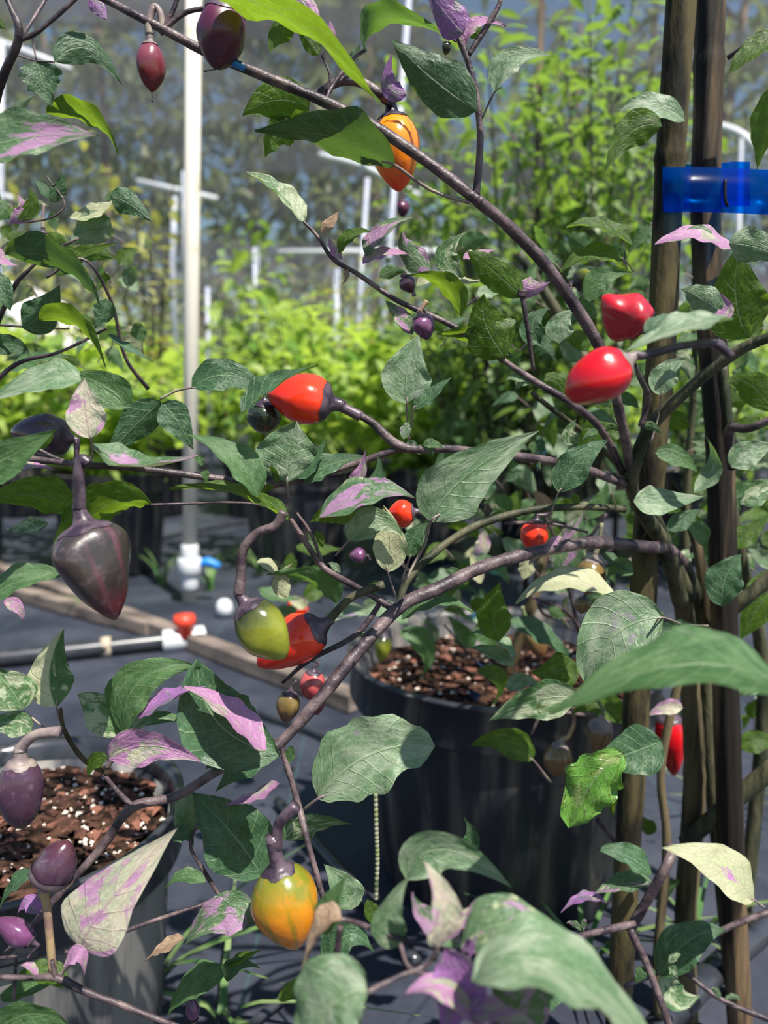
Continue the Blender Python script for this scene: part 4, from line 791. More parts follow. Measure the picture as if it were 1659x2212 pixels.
LV(S, [
 ([(175, 824), (80, 826), (-40, 868)], 64, 's', .45, dict(wave=.8)),
 ([(276, 884), (225, 835), (138, 806)], 80, 'g', .46, {}),
 ([(196, 948), (184, 880), (182, 816)], 84, 'cp', .43, dict(pet=[(200, 975), (195, 1003)])),
 ([(-50, 1025), (25, 985), (118, 928)], 90, 'g', .40, {}),
 ([(60, 960), (95, 950), (118, 930)], 34, 'b', .41, {}),
 ([(30, 1012), (70, 1008), (118, 1012)], 18, 'p', .5, {}),
 ([(348, 866), (285, 925), (230, 985)], 78, 'd', .46, {}), ([(350, 870), (385, 915), (418, 972)], 72, 'd', .455, {}),
 ([(194, 955), (290, 1005), (424, 972)], 44, 'gp', .44, dict(fold=.5)),
 ([(556, 1074), (505, 990), (403, 930)], 72, 'g', .44, {}),
 ([(622, 1122), (500, 1066), (366, 1042)], 32, 'b', .45, {}),
 ([(415, 838), (500, 812), (584, 862)], 74, 'd', .48, dict(pet=[(380, 845), (345, 862)])),
 ([(522, 892), (590, 835), (684, 782)], 40, 'd', .44, dict(fold=.5)),
 ([(165, 1104), (70, 1070), (-50, 1085)], 84, 'b', .48, dict(face=-1, wave=.8)),
 ([(326, 1088), (215, 1100), (105, 1200)], 86, 'b', .47, dict(face=-1, wob=1.4, peak=.55)),
 ([(104, 1130), (55, 1140), (12, 1140)], 38, 'v', .5, {}),
 ([(-40, 1300), (60, 1250), (140, 1238)], 62, 'g', .42, {}),
 ([(8, 1298), (38, 1312), (50, 1344)], 30, 'p', .45, {}),
 # centre
 ([(878, 872), (880, 800), (906, 722)], 112, 's', .50, dict(pet=[(880, 905), (884, 950)], peak=.40)),
 ([(893, 885), (935, 850), (972, 812)], 36, 'd', .52, dict(pet=[(885, 945)])),
 ([(620, 1042), (625, 970), (640, 908)], 142, 's', .47, dict(pet=[(625, 1078)], peak=.42)),
 ([(640, 1030), (670, 1000), (706, 945)], 44, 'd', .475, {}),
 ([(655, 1042), (710, 1005), (792, 982)], 56, 'd', .48, {}),
 ([(742, 1090), (775, 1040), (786, 972)], 44, 'p', .46, {}), ([(750, 1088), (810, 1050), (815, 985)], 56, 'd', .465, {}),
 ([(690, 1118), (800, 1065), (898, 1068)], 70, 'gp', .45, {}),
 ([(930, 1128), (1005, 1030), (1168, 930)], 140, 's', .44, dict(pet=[(915, 1180), (870, 1262)], petY=.5, wave=.8)),
 ([(772, 1092), (720, 1105), (668, 1128)], 66, 'b', .46, dict(face=-1)),
 ([(752, 1170), (808, 1125), (872, 1158)], 74, 's', .47, dict(pet=[(725, 1200)])), ([(838, 1236), (842, 1160), (828, 1092)], 78, 'c', .48, dict(pet=[(855, 1290)])),
 ([(885, 1205), (895, 1160), (930, 1122)], 50, 'd', .49, dict(pet=[(868, 1255)])),
 ([(868, 1338), (940, 1298), (1026, 1318)], 42, 'g', .54, {}),
 ([(1080, 1384), (1066, 1320), (1080, 1256)], 80, 'b', .60, dict(face=-1, wob=.5)),
 ([(726, 1304), (680, 1250), (576, 1236)], 52, 'g', .56, dict(face=-1)),
 ([(620, 1292), (608, 1255), (632, 1216)], 42, 'c', .56, {}), ([(555, 1215), (585, 1225), (605, 1260)], 26, 'c', .56, {}),
 ([(1112, 1434), (1060, 1412), (1010, 1394)], 34, 's', .62, {}), ([(1112, 1425), (1070, 1378), (1018, 1362)], 26, 's', .62, {}),
 ([(1152, 1642), (1090, 1600), (1014, 1612)], 66, 'b', .66, dict(wob=.5, pet=[(1190, 1690)])),
 ([(1250, 1505), (1150, 1515), (1058, 1562)], 84, 'v', .58, {}),
 ([(1245, 1432), (1200, 1450), (1146, 1452)], 78, 'b', .62, dict(face=-1)),
 ([(1432, 1334), (1330, 1370), (1262, 1478)], 165, 's', .48, dict(pet=[(1480, 1350), (1530, 1352)], petY=.68, peak=.45, blunt=.75)),
 ([(1332, 1294), (1220, 1258), (1108, 1296)], 60, 'c', .58, {}),
 ([(1720, 1510), (1490, 1440), (1183, 1518)], 138, 'g', .28, dict(wave=.5, peak=.40, fold=.2)),
 ([(686, 1726), (800, 1630), (942, 1612)], 165, 's', .46, dict(pet=[(655, 1750)], wob=.8, peak=.5, wave=1.3, blunt=.6)),
 ([(1430, 1600), (1360, 1628), (1262, 1655)], 108, 'd', .55, {}), ([(1350, 1628), (1280, 1690), (1228, 1790)], 112, 'x', .53, dict(wave=2.2, wob=.9, peak=.55, blunt=.5)),
 ([(1408, 1888), (1350, 1848), (1288, 1832)], 52, 'd', .58, {}),
 ([(1628, 1944), (1550, 1870), (1432, 1828)], 98, 'c', .55, dict(pet=[(1650, 1960)], fold=.15)),
 ([(1402, 1908), (1340, 1910), (1280, 1928)], 42, 'gp', .58, {}), ([(1312, 1952), (1260, 1942), (1208, 1968)], 22, 'u', .58, {}),
 ([(1425, 2108), (1490, 2030), (1572, 2008)], 88, 'd', .58, dict(face=1)), ([(1425, 2110), (1465, 2155), (1512, 2150)], 60, 'v', .6, {}),
 ([(605, 1632), (470, 1560), (430, 1428)], 165, 'd', .45, dict(peak=.55, blunt=.8)), ([(266, 1584), (305, 1470), (432, 1438)], 100, 'g', .45, {}),
 ([(572, 1622), (490, 1540), (405, 1474)], 60, 'p', .435, dict(fold=.4)), ([(300, 1552), (370, 1508), (440, 1476)], 30, 'u', .44, {}),
 ([(236, 1640), (325, 1610), (432, 1650)], 82, 'p', .43, {}), ([(262, 1602), (320, 1558), (408, 1554)], 40, 'v', .46, {}),
 ([(490, 1553), (462, 1590), (412, 1628)], 48, 'h', .48, {}), ([(255, 1592), (212, 1530), (166, 1500)], 84, 'v', .455, {}),
 ([(604, 1693), (555, 1722), (480, 1735)], 30, 'p', .45, {}), ([(575, 1640), (520, 1660), (462, 1710)], 60, 'd', .49, {}),
 ([(612, 1815), (680, 1785), (762, 1774)], 52, 'v', .47, dict(face=-1, wob=.7)),
 ([(760, 1965), (740, 1915), (700, 1868)], 76, 's', .46, {}), ([(1000, 1840), (1020, 1805), (1002, 1768)], 38, 'd', .56, {}),
 # top
 ([(440, -15), (620, 45), (836, 202)], 78, 'b', .46, dict(face=-1, peak=.30)), ([(560, -30), (650, 20), (692, 84)], 82, 'p', .49, {}),
 ([(700, 92), (712, 70), (712, 44)], 34, 'p', .50, {}), ([(640, 56), (600, 75), (582, 118)], 48, 'b', .50, {}), ([(690, 118), (665, 85), (640, 60)], 40, 'b', .51, {}),
 ([(790, 110), (830, 38), (975, 72)], 62, 'g', .51, dict(face=-1)), ([(775, 128), (768, 115), (780, 95)], 26, 'd', .52, {}),
 ([(1030, 240), (930, 165), (848, 86)], 112, 'd', .47, dict(face=-1, wave=1.0, wob=.5)), ([(880, 205), (840, 180), (850, 110)], 44, 'u', .475, {}),
 ([(1002, 72), (965, 30), (912, -40)], 72, 'u', .49, {}), ([(1005, 100), (1030, 52), (1095, 52)], 28, 'p', .5, {}), ([(1040, 82), (1010, 50), (990, 30)], 36, 'b', .51, {}),
 ([(1070, 197), (1110, 130), (1198, 118)], 52, 's', .48, dict(pet=[(1055, 225), (1042, 255)])),
 ([(668, 240), (600, 215), (522, 250)], 92, 'b', .52, dict(face=-1, peak=.5)), ([(640, 270), (600, 290), (572, 342)], 70, 'b', .525, dict(wob=1.2)),
 ([(855, 358), (720, 298), (552, 270)], 96, 'd', .48, dict(face=-1, peak=.42, pet=[(930, 410), (1015, 438)], petY=.5, wob=.3)),
 ([(1430, 272), (1362, 285), (1305, 372)], 80, 'b', .62, dict(face=-1)), ([(1480, 262), (1400, 228), (1335, 238)], 48, 's', .63, {}),
 ([(1700, 70), (1625, 112), (1572, 158)], 52, 'b', .64, {}), ([(1668, 185), (1655, 280), (1630, 362)], 60, 'b', .6, {}),
 ([(1365, 528), (1290, 488), (1222, 484)], 30, 'b', .62, {}),
 ([(1590, 542), (1500, 510), (1414, 520)], 38, 'p', .56, {}), ([(1540, 520), (1505, 500), (1470, 512)], 28, 's', .565, {}),
 ([(1618, 730), (1590, 640), (1600, 525)], 140, 'b', .58, dict(face=1)), ([(1575, 528), (1640, 535), (1710, 570)], 76, 's', .52, {}),
])
FT = Plant('pepper_plant', (P(1360, 1900, .80).x, .80, 0), 'thin twiggy pepper plant behind the upper branch, with curled mottled leaves')
V, Fc = tube_geo(catmull([Vector((FT.root.location.x, .80, 0)), P(1385, 1500, .80), P(1400, 1150, .78), P(1330, 1000, .72), P(1150, 850, .62)], 6), interp([.005, .005, .004, .003, .002], 25), 8); mesh_obj('main_stem', V, Fc, M['bark_g'], FT.root)
LV(FT, [
 ([(656, 482), (600, 415), (533, 364)], 36, 'v', .57, dict(wob=.8, fold=.5)), ([(694, 502), (715, 480), (732, 453)], 26, 'r', .57, {}),
 ([(732, 548), (760, 508), (802, 498)], 28, 'b', .57, {}), ([(790, 552), (830, 500), (890, 463)], 34, 'gp', .57, {}), ([(784, 570), (830, 548), (888, 545)], 28, 'p', .57, {}),
 ([(932, 592), (885, 545), (868, 500)], 54, 'gp', .57, dict(wob=.8)), ([(1000, 602), (965, 550), (1008, 500)], 54, 'v', .57, dict(wob=.8)), ([(1000, 560), (1030, 550), (1072, 535)], 18, 'p', .57, {}),
 ([(1128, 642), (1060, 580), (1008, 542)], 74, 'b', .56, dict(wob=.6)), ([(996, 684), (960, 615), (882, 590)], 48, 'b', .55, dict(face=-1)),
 ([(1092, 772), (1050, 700), (1046, 636)], 116, 'b', .56, dict(face=-1, wob=.8)), ([(1122, 608), (1150, 622), (1188, 608)], 48, 'p', .6, {}),
 ([(892, 722), (860, 680), (833, 648)], 38, 'gp', .57, {}), ([(1102, 742), (1020, 728), (944, 714)], 42, 'b', .57, dict(face=-1)),
 ([(1168, 742), (1150, 700), (1188, 663)], 58, 'd', .60, {}), ([(1208, 742), (1212, 700), (1240, 668)], 62, 's', .60, {}),
 ([(1274, 652), (1300, 600), (1368, 588)], 58, 'g', .60, {}), ([(1342, 574), (1280, 548), (1203, 588)], 42, 'b', .62, {}),
 ([(1232, 864), (1200, 825), (1163, 826)], 62, 'b', .62, dict(wob=.5)), ([(740, 560), (720, 540), (712, 510)], 22, 'p', .57, {}), ([(745, 575), (750, 600), (735, 615)], 12, 'r', .57, {}),
 ([(820, 600), (850, 585), (880, 590)], 30, 'g', .60, {}), ([(900, 620), (930, 600), (960, 605)], 22, 'c', .60, {}), ([(985, 600), (1010, 610), (1045, 600)], 14, 'c', .58, {}),
 ([(1270, 760), (1240, 730), (1200, 735)], 36, 'b', .64, {}), ([(1290, 690), (1260, 660), (1255, 640)], 36, 'g', .64, {}),
])
RP = Plant('pepper_plant', (P(1620, 1800, .84).x, .84, 0), 'crowded pepper plant behind the right bamboo stake at the right edge')
V, Fc = tube_geo(catmull([Vector((RP.root.location.x, .84, 0)), P(1650, 1500, .84), P(1600, 1200, .80), P(1560, 1000, .78)], 6), interp([.009, .007, .005], 19), 8); mesh_obj('main_stem', V, Fc, M['bark_g'], RP.root)
LV(RP, [
 ([(1428, 854), (1440, 805), (1484, 772)], 62, 's', .56, dict(pet=[(1422, 900), (1405, 960)])), ([(1584, 688), (1470, 712), (1346, 752)], 42, 's', .36, {}), ([(1392, 718), (1450, 695), (1530, 690)], 30, 'd', .39, {}),
 ([(1562, 674), (1510, 640), (1468, 622)], 62, 's', .50, {}), ([(1530, 692), (1572, 670), (1552, 632)], 30, 'p', .45, {}),
 ([(1672, 890), (1620, 830), (1566, 824)], 72, 'b', .62, dict(face=-1)), ([(1206, 1064), (1250, 995), (1318, 948)], 74, 'd', .54, dict(pet=[(1190, 1110)])),
 ([(1345, 905), (1290, 935), (1240, 1005)], 82, 'b', .64, dict(face=-1)), ([(1580, 1010), (1620, 978), (1680, 960)], 66, 's', .60, {}),
 ([(1500, 1064), (1545, 1010), (1522, 948)], 44, 's', .60, {}), ([(1414, 978), (1470, 992), (1512, 1022)], 44, 'g', .60, dict(wave=1)),
 ([(1368, 1082), (1430, 1085), (1524, 1068)], 64, 's', .58, {}), ([(1440, 1145), (1480, 1120), (1512, 1098)], 42, 'd', .58, {}), ([(1560, 1308), (1566, 1250), (1602, 1196)], 80, 'd', .62, dict(peak=.5)),
 ([(1700, 1230), (1640, 1310), (1598, 1384)], 88, 'b', .76, dict(face=-1)), ([(1212, 1242), (1235, 1170), (1262, 1108)], 82, 'gp', .70, {}),
 ([(1130, 1252), (1136, 1220), (1118, 1198)], 34, 'c', .66, dict(wave=1.5, wob=1)), ([(1368, 1240), (1335, 1225), (1312, 1250)], 44, 'g', .62, {}), ([(1300, 1200), (1330, 1215), (1368, 1235)], 22, 'd', .62, {}),
 ([(1475, 1528), (1435, 1528), (1400, 1548)], 34, 'cp', .68, {}), ([(1478, 1392), (1450, 1365), (1395, 1380)], 66, 'd', .64, {}),
 ([(1352, 1560), (1290, 1520), (1235, 1545)], 60, 'b', .72, dict(face=-1)), ([(1600, 1090), (1640, 1060), (1700, 1040)], 60, 'v', .62, {}),
 ([(1520, 1180), (1500, 1140), (1450, 1120)], 40, 'g', .63, {}), ([(1590, 1500), (1630, 1470), (1690, 1460)], 50, 'v', .78, {}), ([(1600, 1620), (1640, 1600), (1700, 1610)], 50, 'b', .78, {}),
 ([(1620, 1700), (1650, 1680), (1700, 1690)], 36, 'd', .72, {}), ([(1570, 1180), (1620, 1150), (1660, 1110)], 50, 'b', .76, {}), ([(1490, 920), (1450, 900), (1440, 860)], 44, 'b', .72, {}),
 ([(1380, 880), (1340, 860), (1310, 880)], 30, 'g', .68, {}), ([(1260, 900), (1300, 900), (1340, 920)], 26, 'g', .62, {}), ([(1240, 960), (1230, 935), (1245, 905)], 34, 'v', .6, {}),
 ([(1400, 1300), (1380, 1270), (1350, 1270)], 30, 'b', .72, {}), ([(1640, 900), (1600, 930), (1560, 930)], 50, 'b', .8, {}), ([(1470, 1900), (1430, 1960), (1440, 2010)], 20, 'g', .72, {}),
 ([(1340, 1700), (1325, 1730), (1322, 1770)], 24, 'b', .74, {}), ([(1418, 1795), (1395, 1780), (1385, 1760)], 34, 'b', .76, {}),
])
LV(BPp, [
 ([(122, 1528), (108, 1450), (139, 1354)], 98, 'h', .44, dict(pet=[(128, 1550), (138, 1575)], fold=.1)),
 ([(46, 1534), (20, 1485), (-30, 1445)], 96, 'v', .43, {}), ([(68, 1580), (20, 1562), (-50, 1572)], 58, 'v', .43, {}),
 ([(178, 2050), (235, 1950), (376, 1792)], 158, 'cp', .38, dict(pet=[(140, 2095), (125, 2110)], fold=.12, wave=.3)), ([(138, 2090), (172, 2062), (184, 2108)], 42, 'p', .37, {}),
 ([(565, 1892), (500, 1800), (415, 1712)], 150, 'd', .48, dict(peak=.45)), ([(432, 1792), (408, 1745), (390, 1695)], 84, 's', .49, {}),
 ([(232, 1640), (205, 1645), (188, 1682)], 38, 'b', .45, {}), ([(445, 1905), (390, 1895), (352, 1920)], 30, 'g', .46, {}), ([(370, 1815), (400, 1800), (420, 1830)], 40, 'd', .47, {}),
 ([(550, 1992), (475, 1975), (392, 2046)], 90, 'gp', .42, {}), ([(398, 2028), (350, 2050), (308, 2072)], 26, 'r', .44, {}),
 ([(484, 2108), (415, 2130), (354, 2194)], 62, 'g', .45, {}), ([(490, 2122), (512, 2080), (566, 2096)], 34, 'd', .46, {}), ([(490, 2085), (530, 2070), (560, 2050)], 20, 'b', .46, {}),
 ([(-20, 2240), (70, 2190), (160, 2235)], 66, 'g', .36, {}), ([(68, 1888), (30, 1915), (-5, 1962)], 28, 'd', .42, {}), ([(85, 1975), (60, 1950), (35, 1975)], 38, 'u', .42, {}),
 ([(150, 2130), (80, 2100), (20, 2120)], 46, 'b', .5, {}), ([(0, 2150), (60, 2140), (110, 2120)], 40, 'g', .52, {}),
])
LV(FPp, [
 ([(868, 2044), (840, 1980), (885, 1895)], 78, 's', .30, {}), ([(880, 1900), (960, 1835), (1108, 1922)], 96, 's', .33, dict(wave=.8)),
 ([(946, 2050), (955, 1960), (918, 1856)], 80, 'cp', .28, dict(peak=.28, pet=[(940, 2075)])), ([(1000, 2040), (920, 1990), (900, 1930)], 56, 'gp', .30, {}),
 ([(960, 2050), (990, 2130), (950, 2250)], 120, 'u', .27, dict(peak=.5)), ([(1050, 2230), (960, 2140), (866, 2148)], 66, 'p', .265, {}), ([(1000, 2060), (1020, 2030), (1010, 2090)], 30, 'u', .27, {}),
 ([(795, 2142), (720, 2170), (650, 2280)], 205, 's', .26, dict(peak=.5, fold=.1, blunt=.55)), ([(995, 2050), (1110, 1995), (1260, 2060)], 110, 'gp', .285, {}), ([(1060, 2240), (1130, 2150), (1060, 2070)], 130, 'gp', .27, dict(blunt=.7)), ([(1010, 2200), (1080, 2190), (1180, 2225)], 50, 'p', .262, {}),
 ([(1020, 2120), (1210, 2090), (1450, 2290)], 150, 's', .25, dict(peak=.5, fold=.15, blunt=.8)), ([(738, 1983), (695, 2010), (638, 2116)], 34, 'r', .30, dict(fold=.6)),
 ([(692, 2014), (715, 1960), (742, 1892)], 56, 'g', .31, {}), ([(700, 2092), (750, 2020), (812, 2055)], 74, 'd', .40, {}), ([(820, 2000), (800, 1960), (795, 1945)], 36, 'b', .40, {}),
 ([(600, 2160), (640, 2130), (650, 2100)], 30, 'b', .33, {}), ([(1060, 1990), (1010, 1985), (960, 2010)], 48, 'p', .31, {}), ([(1120, 2180), (1190, 2130), (1300, 2120)], 90, 'd', .36, {}),
 ([(1120, 1960), (1060, 1960), (1000, 1985)], 28, 'p', .34, {}),
])
LV(CPp, [
 ([(960, 1300), (1010, 1240), (1080, 1225)], 44, 'b', .84, {}), ([(1100, 1260), (1050, 1220), (980, 1215)], 36, 'g', .86, {}), ([(560, 1270), (600, 1290), (650, 1290)], 30, 'g', .9, {}),
 ([(1000, 1400), (1000, 1370), (965, 1330)], 50, 'g', .86, {}), ([(860, 1365), (920, 1400), (910, 1470)], 50, 'g', .84, {}), ([(880, 1345), (830, 1320), (770, 1330)], 40, 's', .8, {}),
 ([(1030, 1450), (1080, 1470), (1062, 1530)], 36, 'b', .72, {}), ([(1270, 1330), (1300, 1300), (1320, 1270)], 44, 'g', .82, {}), ([(1020, 1200), (1045, 1170), (1030, 1130)], 34, 'cp', .8, {}),
 ([(1040, 1260), (1025, 1225), (1020, 1190)], 28, 'c', .78, {}), ([(1100, 1340), (1180, 1380), (1230, 1420)], 44, 'd', .76, {}), ([(920, 1250), (980, 1260), (1040, 1280)], 40, 'd', .84, {}),
 ([(640, 1180), (690, 1190), (740, 1180)], 30, 'b', .8, {}), ([(1100, 1110), (1080, 1080), (1040, 1090)], 34, 'g', .8, {}), ([(1190, 1120), (1170, 1080), (1150, 1060)], 34, 'r', .76, {}),
 ([(1270, 1120), (1300, 1080), (1310, 1040)], 40, 'g', .8, {}), ([(1095, 1490), (1130, 1470), (1170, 1480)], 40, 's', .78, {}), ([(700, 1340), (760, 1320), (800, 1330)], 36, 's', .7, {}),
])
R2 = Plant('pepper_plant', (P(1500, 1800, .95).x, .95, 0), 'leafy green pepper plant between and behind the two bamboo stakes')
V, Fc = tube_geo(catmull([Vector((R2.root.location.x, .95, 0)), P(1510, 1500, .95), P(1480, 1200, .92), P(1500, 800, .90), P(1500, 560, .88)], 6), [.008, .006, .005, .004, .003], 8); mesh_obj('main_stem', V, Fc, M['bark_g'], R2.root)
# loose small growth inside the crowded right-hand side
fr = random.Random(21)
def fill(pl, n, box, Y0, Y1, kinds, smin=45, smax=95):
    for _ in range(n):
        x = fr.uniform(box[0], box[2]); y = fr.uniform(box[1], box[3]); s = fr.uniform(smin, smax); a = fr.uniform(0, 6.283); dx, dy = math.cos(a) * s, math.sin(a) * s * .8
        Y = fr.uniform(Y0, Y1)
        leaf(pl, [(x, y), (x + dx * .5 + dy * .1, y + dy * .5 - s * .12), (x + dx, y + dy)], s * fr.uniform(.3, .62), fr.choice(kinds), Y, dY=fr.uniform(-.02, .02), face=fr.choice((1, -1)), wob=.4, pet=(x - dx * .4, y + abs(dy) * .2 + 16))
fill(RP, 20, (1540, 700, 1680, 1420), .78, .95, ['g', 'b', 'd', 's', 'g', 'v'])
fill(FT, 70, (960, 520, 1400, 1080), .70, .98, ['g', 'b', 'd', 'b', 'g', 's'])
fill(R2, 60, (1390, 480, 1660, 1420), .80, 1.0, ['g', 'b', 'd', 's', 'g', 'v'])
fill(CPp, 60, (860, 1060, 1420, 1400), .84, 1.08, ['g', 'b', 'd', 's', 'g', 'c', 'gp'])
fill(CPp, 8, (560, 1180, 820, 1330), .9, 1.05, ['g', 'b', 's', 'c'], 40, 75)
fill(RP, 12, (1380, 1420, 1680, 1760), .86, 1.0, ['g', 'b', 'v', 's'], 40, 75)
fill(LPp, 40, (-30, 430, 330, 800), .70, .95, ['g', 'b', 's', 'b', 'c'], 40, 80)
for x, y, Y, ks in ((440, 1010, .46, 'g'), (600, 1050, .47, 'b'), (870, 955, .49, 's'), (905, 960, .49, 'g'), (1150, 985, .53, 'g'), (740, 1240, .51, 's'), (790, 1290, .52, 'g'), (820, 1310, .52, 'gp'),
                    (1000, 1245, .54, 'g'), (1180, 1185, .57, 'p'), (1250, 1010, .56, 's'), (1300, 930, .57, 'g'), (1060, 762, .57, 'd'), (1150, 822, .57, 's'), (1385, 920, .56, 'g'), (620, 1660, .465, 'g'), (480, 1655, .46, 'd'),
                    (700, 1190, .51, 'b'), (760, 1370, .52, 's'), (1100, 1110, .57, 'g'), (1250, 1098, .58, 'b'), (1440, 2085, .55, 'v'), (1260, 2015, .54, 'gp'), (1180, 2035, .52, 'g'), (1560, 2160, .63, 's'), (1400, 2090, .55, 'g'), (90, 2110, .37, 'p')):
    for q in range(1 if (x < 1150 and y > 1100) else 2):
        a = fr.uniform(0, 6.283); s_ = fr.uniform(34, 62); dx, dy = math.cos(a) * s_, math.sin(a) * s_ * .8
        leaf(FT if 560 < y < 850 else (RP if x > 1150 and y < 1200 else MP if x < 1150 and y > 1100 else BPp if x < 300 else RP), [(x + dx * .15, y + dy * .15), (x + dx * .6, y + dy * .6 - 7), (x + dx, y + dy)], s_ * fr.uniform(.25, .5), ks, Y, face=fr.choice((1, -1)), wob=.5)
for p in (MP, LPp, BPp, FPp, CPp, FT, RP, R2): settle(p.root)

# ================================================================ PEPPERS
pepper('small maroon pepper with a thin tail hanging at upper left', (324, 90), (328, 199), 60, 'maroon', .50, ped=[(322, 50), (332, 16), (345, 26), (352, 60)], pedw=17, pedm='pet', calm='calyxg', style=(329, 220), a=.85, bpow=.6, call=.06)
pepper('fat plum-purple pepper beside the top of the white riser', (492, 5), (466, 150), 106, 'plum', .49, ped=[(480, -30)], a=.85, bpow=.55, style=(440, 154), lobes=.03, nub=.28)
pepper('orange pepper hanging on an arched stalk behind the upper branch', (846, 243), (862, 414), 108, 'orange', .53, ped=[(822, 205), (780, 178), (735, 176), (698, 196), (692, 215)], pedw=22, pedm='bark', a=.78, bpow=.62, pedY=.515, nub=.24, call=.07, lobes=.03)
pepper('tiny dark purple round pepper under the orange one', (871, 434), (869, 470), 30, 'plum', .9, ped=[(876, 418)], pedw=5)
pepper('tiny black shrivelled fruit beside the upper right stem', (966, 92), (962, 119), 21, 'dkgreen', .51, ped=[(972, 82), (985, 90)], pedw=5)
pepper('wrinkled crimson pepper pointing up, above its brighter neighbour', (1392, 708), (1300, 640), 98, 'redw', .44, ped=[(1440, 694), (1490, 690), (1530, 686)], pedw=15, pedm='bark', a=.55, bpow=.62, lobes=.11, dent=.18, call=.05, nub=.45)
pepper('blurred bright red pepper in front of the bamboo stakes', (1356, 778), (1224, 858), 116, 'red', .36, ped=[(1400, 766), (1470, 748), (1540, 742), (1580, 770)], pedw=20, calm='calyxg', a=.82, bpow=.48, lobes=.06, call=.05)
pepper('glossy red pepper lying sideways on the middle branch', (718, 872), (574, 846), 108, 'redo', .49, ped=[(745, 882), (780, 900)], pedw=26, a=.70, bpow=.60, lobes=.05, call=.12, calr=.7)
pepper('dark purple pepper pointing left behind the pink leaf', (150, 948), (24, 930), 92, 'purple', .47, ped=[(165, 985), (160, 1000)], pedw=12, a=.72, bpow=.6)
pepper('dark green rounded pepper under the red sideways one', (572, 866), (568, 936), 76, 'dkgreen', .50, ped=[(576, 850), (560, 900)], pedw=10, bpow=.5, a=.9)
pepper('largest dusky purple pepper hanging at the left', (180, 1128), (250, 1340), 160, 'purpleb', .41, ped=[(172, 1070), (170, 1020), (176, 992), (192, 1002)], pedw=26, a=.66, bpow=.72, lobes=.10, dent=.12, call=.06, bend=-.03, nub=.2)
pepper('olive green pepper on a curved stalk left of the fork', (528, 1300), (616, 1422), 108, 'green', .43, ped=[(520, 1250), (525, 1190), (555, 1152), (595, 1135), (614, 1105)], pedw=22, pedm='bark', a=.80, bpow=.60, bend=-.04, call=.10)
pepper('knobbly bright red pepper behind the olive green one', (694, 1352), (556, 1438), 104, 'redo', .50, ped=[(715, 1335), (760, 1290), (830, 1262)], pedw=20, pedm='bark_g', a=.55, bpow=.62, lobes=.10, dent=.10, call=.06)
pepper('small rose-red pepper below the knobbly red one', (678, 1448), (672, 1512), 54, 'pinkred', .56, ped=[(690, 1432), (660, 1425)], pedw=6, bpow=.5, a=.9)
pepper('small dark maroon pepper just under the rose-red one', (686, 1500), (684, 1545), 32, 'maroon', .57, ped=[(690, 1490)], pedw=5)
pepper('small olive-brown pepper behind the folded dark leaf', (628, 1494), (616, 1562), 50, 'brown', .56, ped=[(640, 1470)], pedw=6)
pepper('red pepper half hidden behind the pale leaves at the centre', (895, 1106), (836, 1112), 62, 'redo', .50, ped=[(918, 1112), (925, 1125)], pedw=14)
pepper('small scarlet round pepper above the long branch, right of centre', (1160, 1122), (1150, 1190), 62, 'redo', .62, ped=[(1185, 1110), (1190, 1090)], pedw=7, bpow=.5, a=.95, call=.03)
pepper('brownish ripening pepper above the pale cream leaf', (1284, 1206), (1266, 1282), 68, 'brown', .68, ped=[(1292, 1180), (1300, 1130)], pedw=10, pedm='petg', calm='calyxg', bpow=.5, a=.9)
pepper('green-brown pepper over the centre pot soil', (1146, 1350), (1172, 1424), 50, 'brown', .80, ped=[(1134, 1330), (1128, 1310)], pedw=10, pedm='petg', calm='calyxg')
pepper('round brown pepper hanging against the centre pot', (1212, 1606), (1196, 1674), 60, 'brown', .76, ped=[(1228, 1590), (1240, 1560), (1236, 1530)], pedw=9, pedm='pedt', calm='calyxg', bpow=.48, a=.9)
pepper('greenish pepper with grey cap left of the mossy stake', (1300, 1552), (1290, 1628), 54, 'brown', .70, ped=[(1300, 1528), (1285, 1505)], pedw=9, pedm='petg', calm='calyxg', call=.3)
pepper('long red pepper low behind the stems between the stakes', (1448, 1545), (1456, 1676), 66, 'red', .80, ped=[(1450, 1530)], pedw=9, a=.6, bpow=.6)
pepper('sliver of red pepper right of the long low one', (1500, 1560), (1502, 1592), 26, 'red', .82, ped=[(1500, 1548)], pedw=6)
pepper('large yellow-orange pepper with purple cap, low in the middle', (600, 1868), (640, 2050), 142, 'yellow', .41, ped=[(597, 1830), (603, 1780), (640, 1740)], pedw=28, pedm='calyx', a=.80, bpow=.72, lobes=.04, call=.05, dent=.03, cback=.34)
pepper('dusky purple pepper hanging over the soil of the left pot', (44, 1640), (46, 1788), 96, 'purple', .42, ped=[(46, 1615), (75, 1588), (130, 1580)], pedw=26, pedm='calyxg', calm='calyxg', a=.80, bpow=.5, call=.06)
pepper('grey-purple pepper standing upright on a tan stalk at lower left', (98, 1912), (146, 1818), 88, 'purple', .40, ped=[(100, 1950), (106, 2010), (114, 2100)], pedw=20, pedm='pedt', calm='calyxg', a=.72, bpow=.55, call=.3)
pepper('small violet pepper at the left edge near the bottom', (72, 2035), (-8, 1985), 52, 'violet', .41, ped=[(72, 2055), (60, 2070)], pedw=8)
pepper('small violet striped pepper above the upright sage leaf', (908, 680), (924, 734), 50, 'violet', .565, ped=[(912, 665), (922, 650)], pedw=12, pedm='pedt', calm='pet')
pepper('dark grey bud-like pepper behind the twiggy branch', (872, 598), (892, 632), 36, 'purple', .58, ped=[(885, 600), (895, 640)], pedw=10, pedm='pet')
pepper('brown-green pepper left of the mossy stake near the branch', (1240, 612), (1306, 590), 56, 'green', .72, ped=[(1232, 625)], pedw=14, pedm='calyxg')
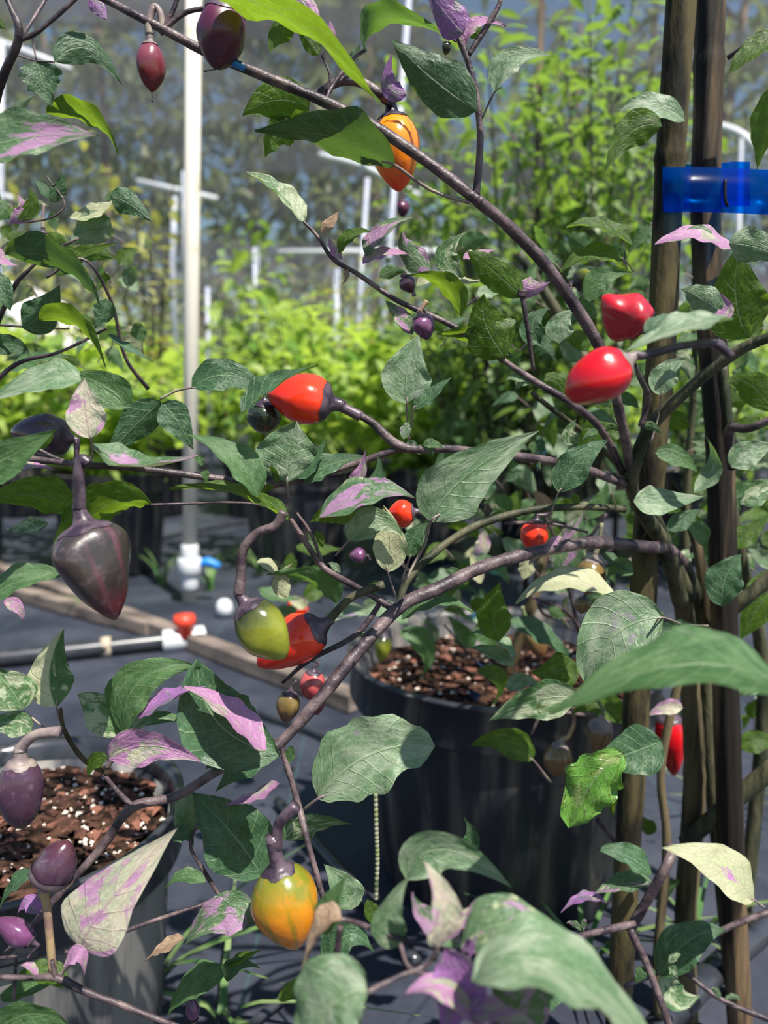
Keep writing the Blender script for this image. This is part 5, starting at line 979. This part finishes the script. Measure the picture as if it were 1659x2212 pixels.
pepper('tiny brown pepper on a long stalk at the left edge', (93, 500), (92, 545), 26, 'brown', .6, ped=[(93, 470), (95, 440)], pedw=8, pedm='pet')
pepper('tiny mauve pepper behind the pale leaves at the centre', (790, 1200), (754, 1200), 32, 'violet', .7, ped=[(800, 1210)], pedw=5)
pepper('dull olive pepper hanging over the centre pot rim', (830, 1370), (822, 1430), 38, 'green', .86, ped=[(835, 1345)], pedw=6)
pepper('blurred red pepper beyond the knobbly red one', (655, 1296), (625, 1330), 48, 'redo', 1.1, ped=[(665, 1286)], pedw=6)
pepper('small brown pepper below the pale cream leaf', (1262, 1290), (1255, 1326), 36, 'brown', .72, ped=[(1275, 1280)], pedw=5)
pepper('pale pink bud near the bottom left of centre', (418, 2202), (414, 2158), 30, 'violet', .46, ped=[(420, 2225), (430, 2250)], pedw=8, pedm='pedt')
# hanging seed string
path = catmull([P(811, 1712, .60), P(813, 1790, .60), P(815, 1860, .60), P(812, 1942, .60)], 30); rad = [0.0019 * (1 if i % 4 else 0.5) for i in range(len(path))]
V, Fc = tube_geo(path, rad, 8); tag(mesh_obj('seed_string', V, Fc, M['rag']), 'thin beaded seed string hanging below the large sage leaf', 'seed string')
# blue tip marking on the branch
pxtube('tape_scrap', [(492, 131, .494), (528, 148, .494)], [14, 13], M['bluev'], None)
tag(bpy.data.objects['tape_scrap'], 'small scrap of blue tape stuck on the upper branch', 'tape')
# pale sheet pile far left
for px, py, Y, lab in ((60, 650, 8.0, 'pale sheet heap behind the plants at the far left'),):
    p = P(px, py, Y); V = []; nx, ny = 22, 10
    for j in range(ny + 1):
        for i_ in range(nx + 1):
            u, v_ = i_ / nx * 2 - 1, j / ny * 2 - 1; q = Vector((u * 1.6, v_ * 0.5, 0)); V.append(Vector((p.x - .5 + q.x, Y + q.y, max(0, (1 - u * u) ** .5 * (1 - v_ * v_) ** .5 * (p.z + .25) + 0.06 * noise.noise(q * 4)))))
    Fc = [(j * (nx + 1) + i_, j * (nx + 1) + i_ + 1, (j + 1) * (nx + 1) + i_ + 1, (j + 1) * (nx + 1) + i_) for j in range(ny) for i_ in range(nx)]
    tag(mesh_obj('cover_sheet', V, Fc, M['concrete']), lab, 'sheet')
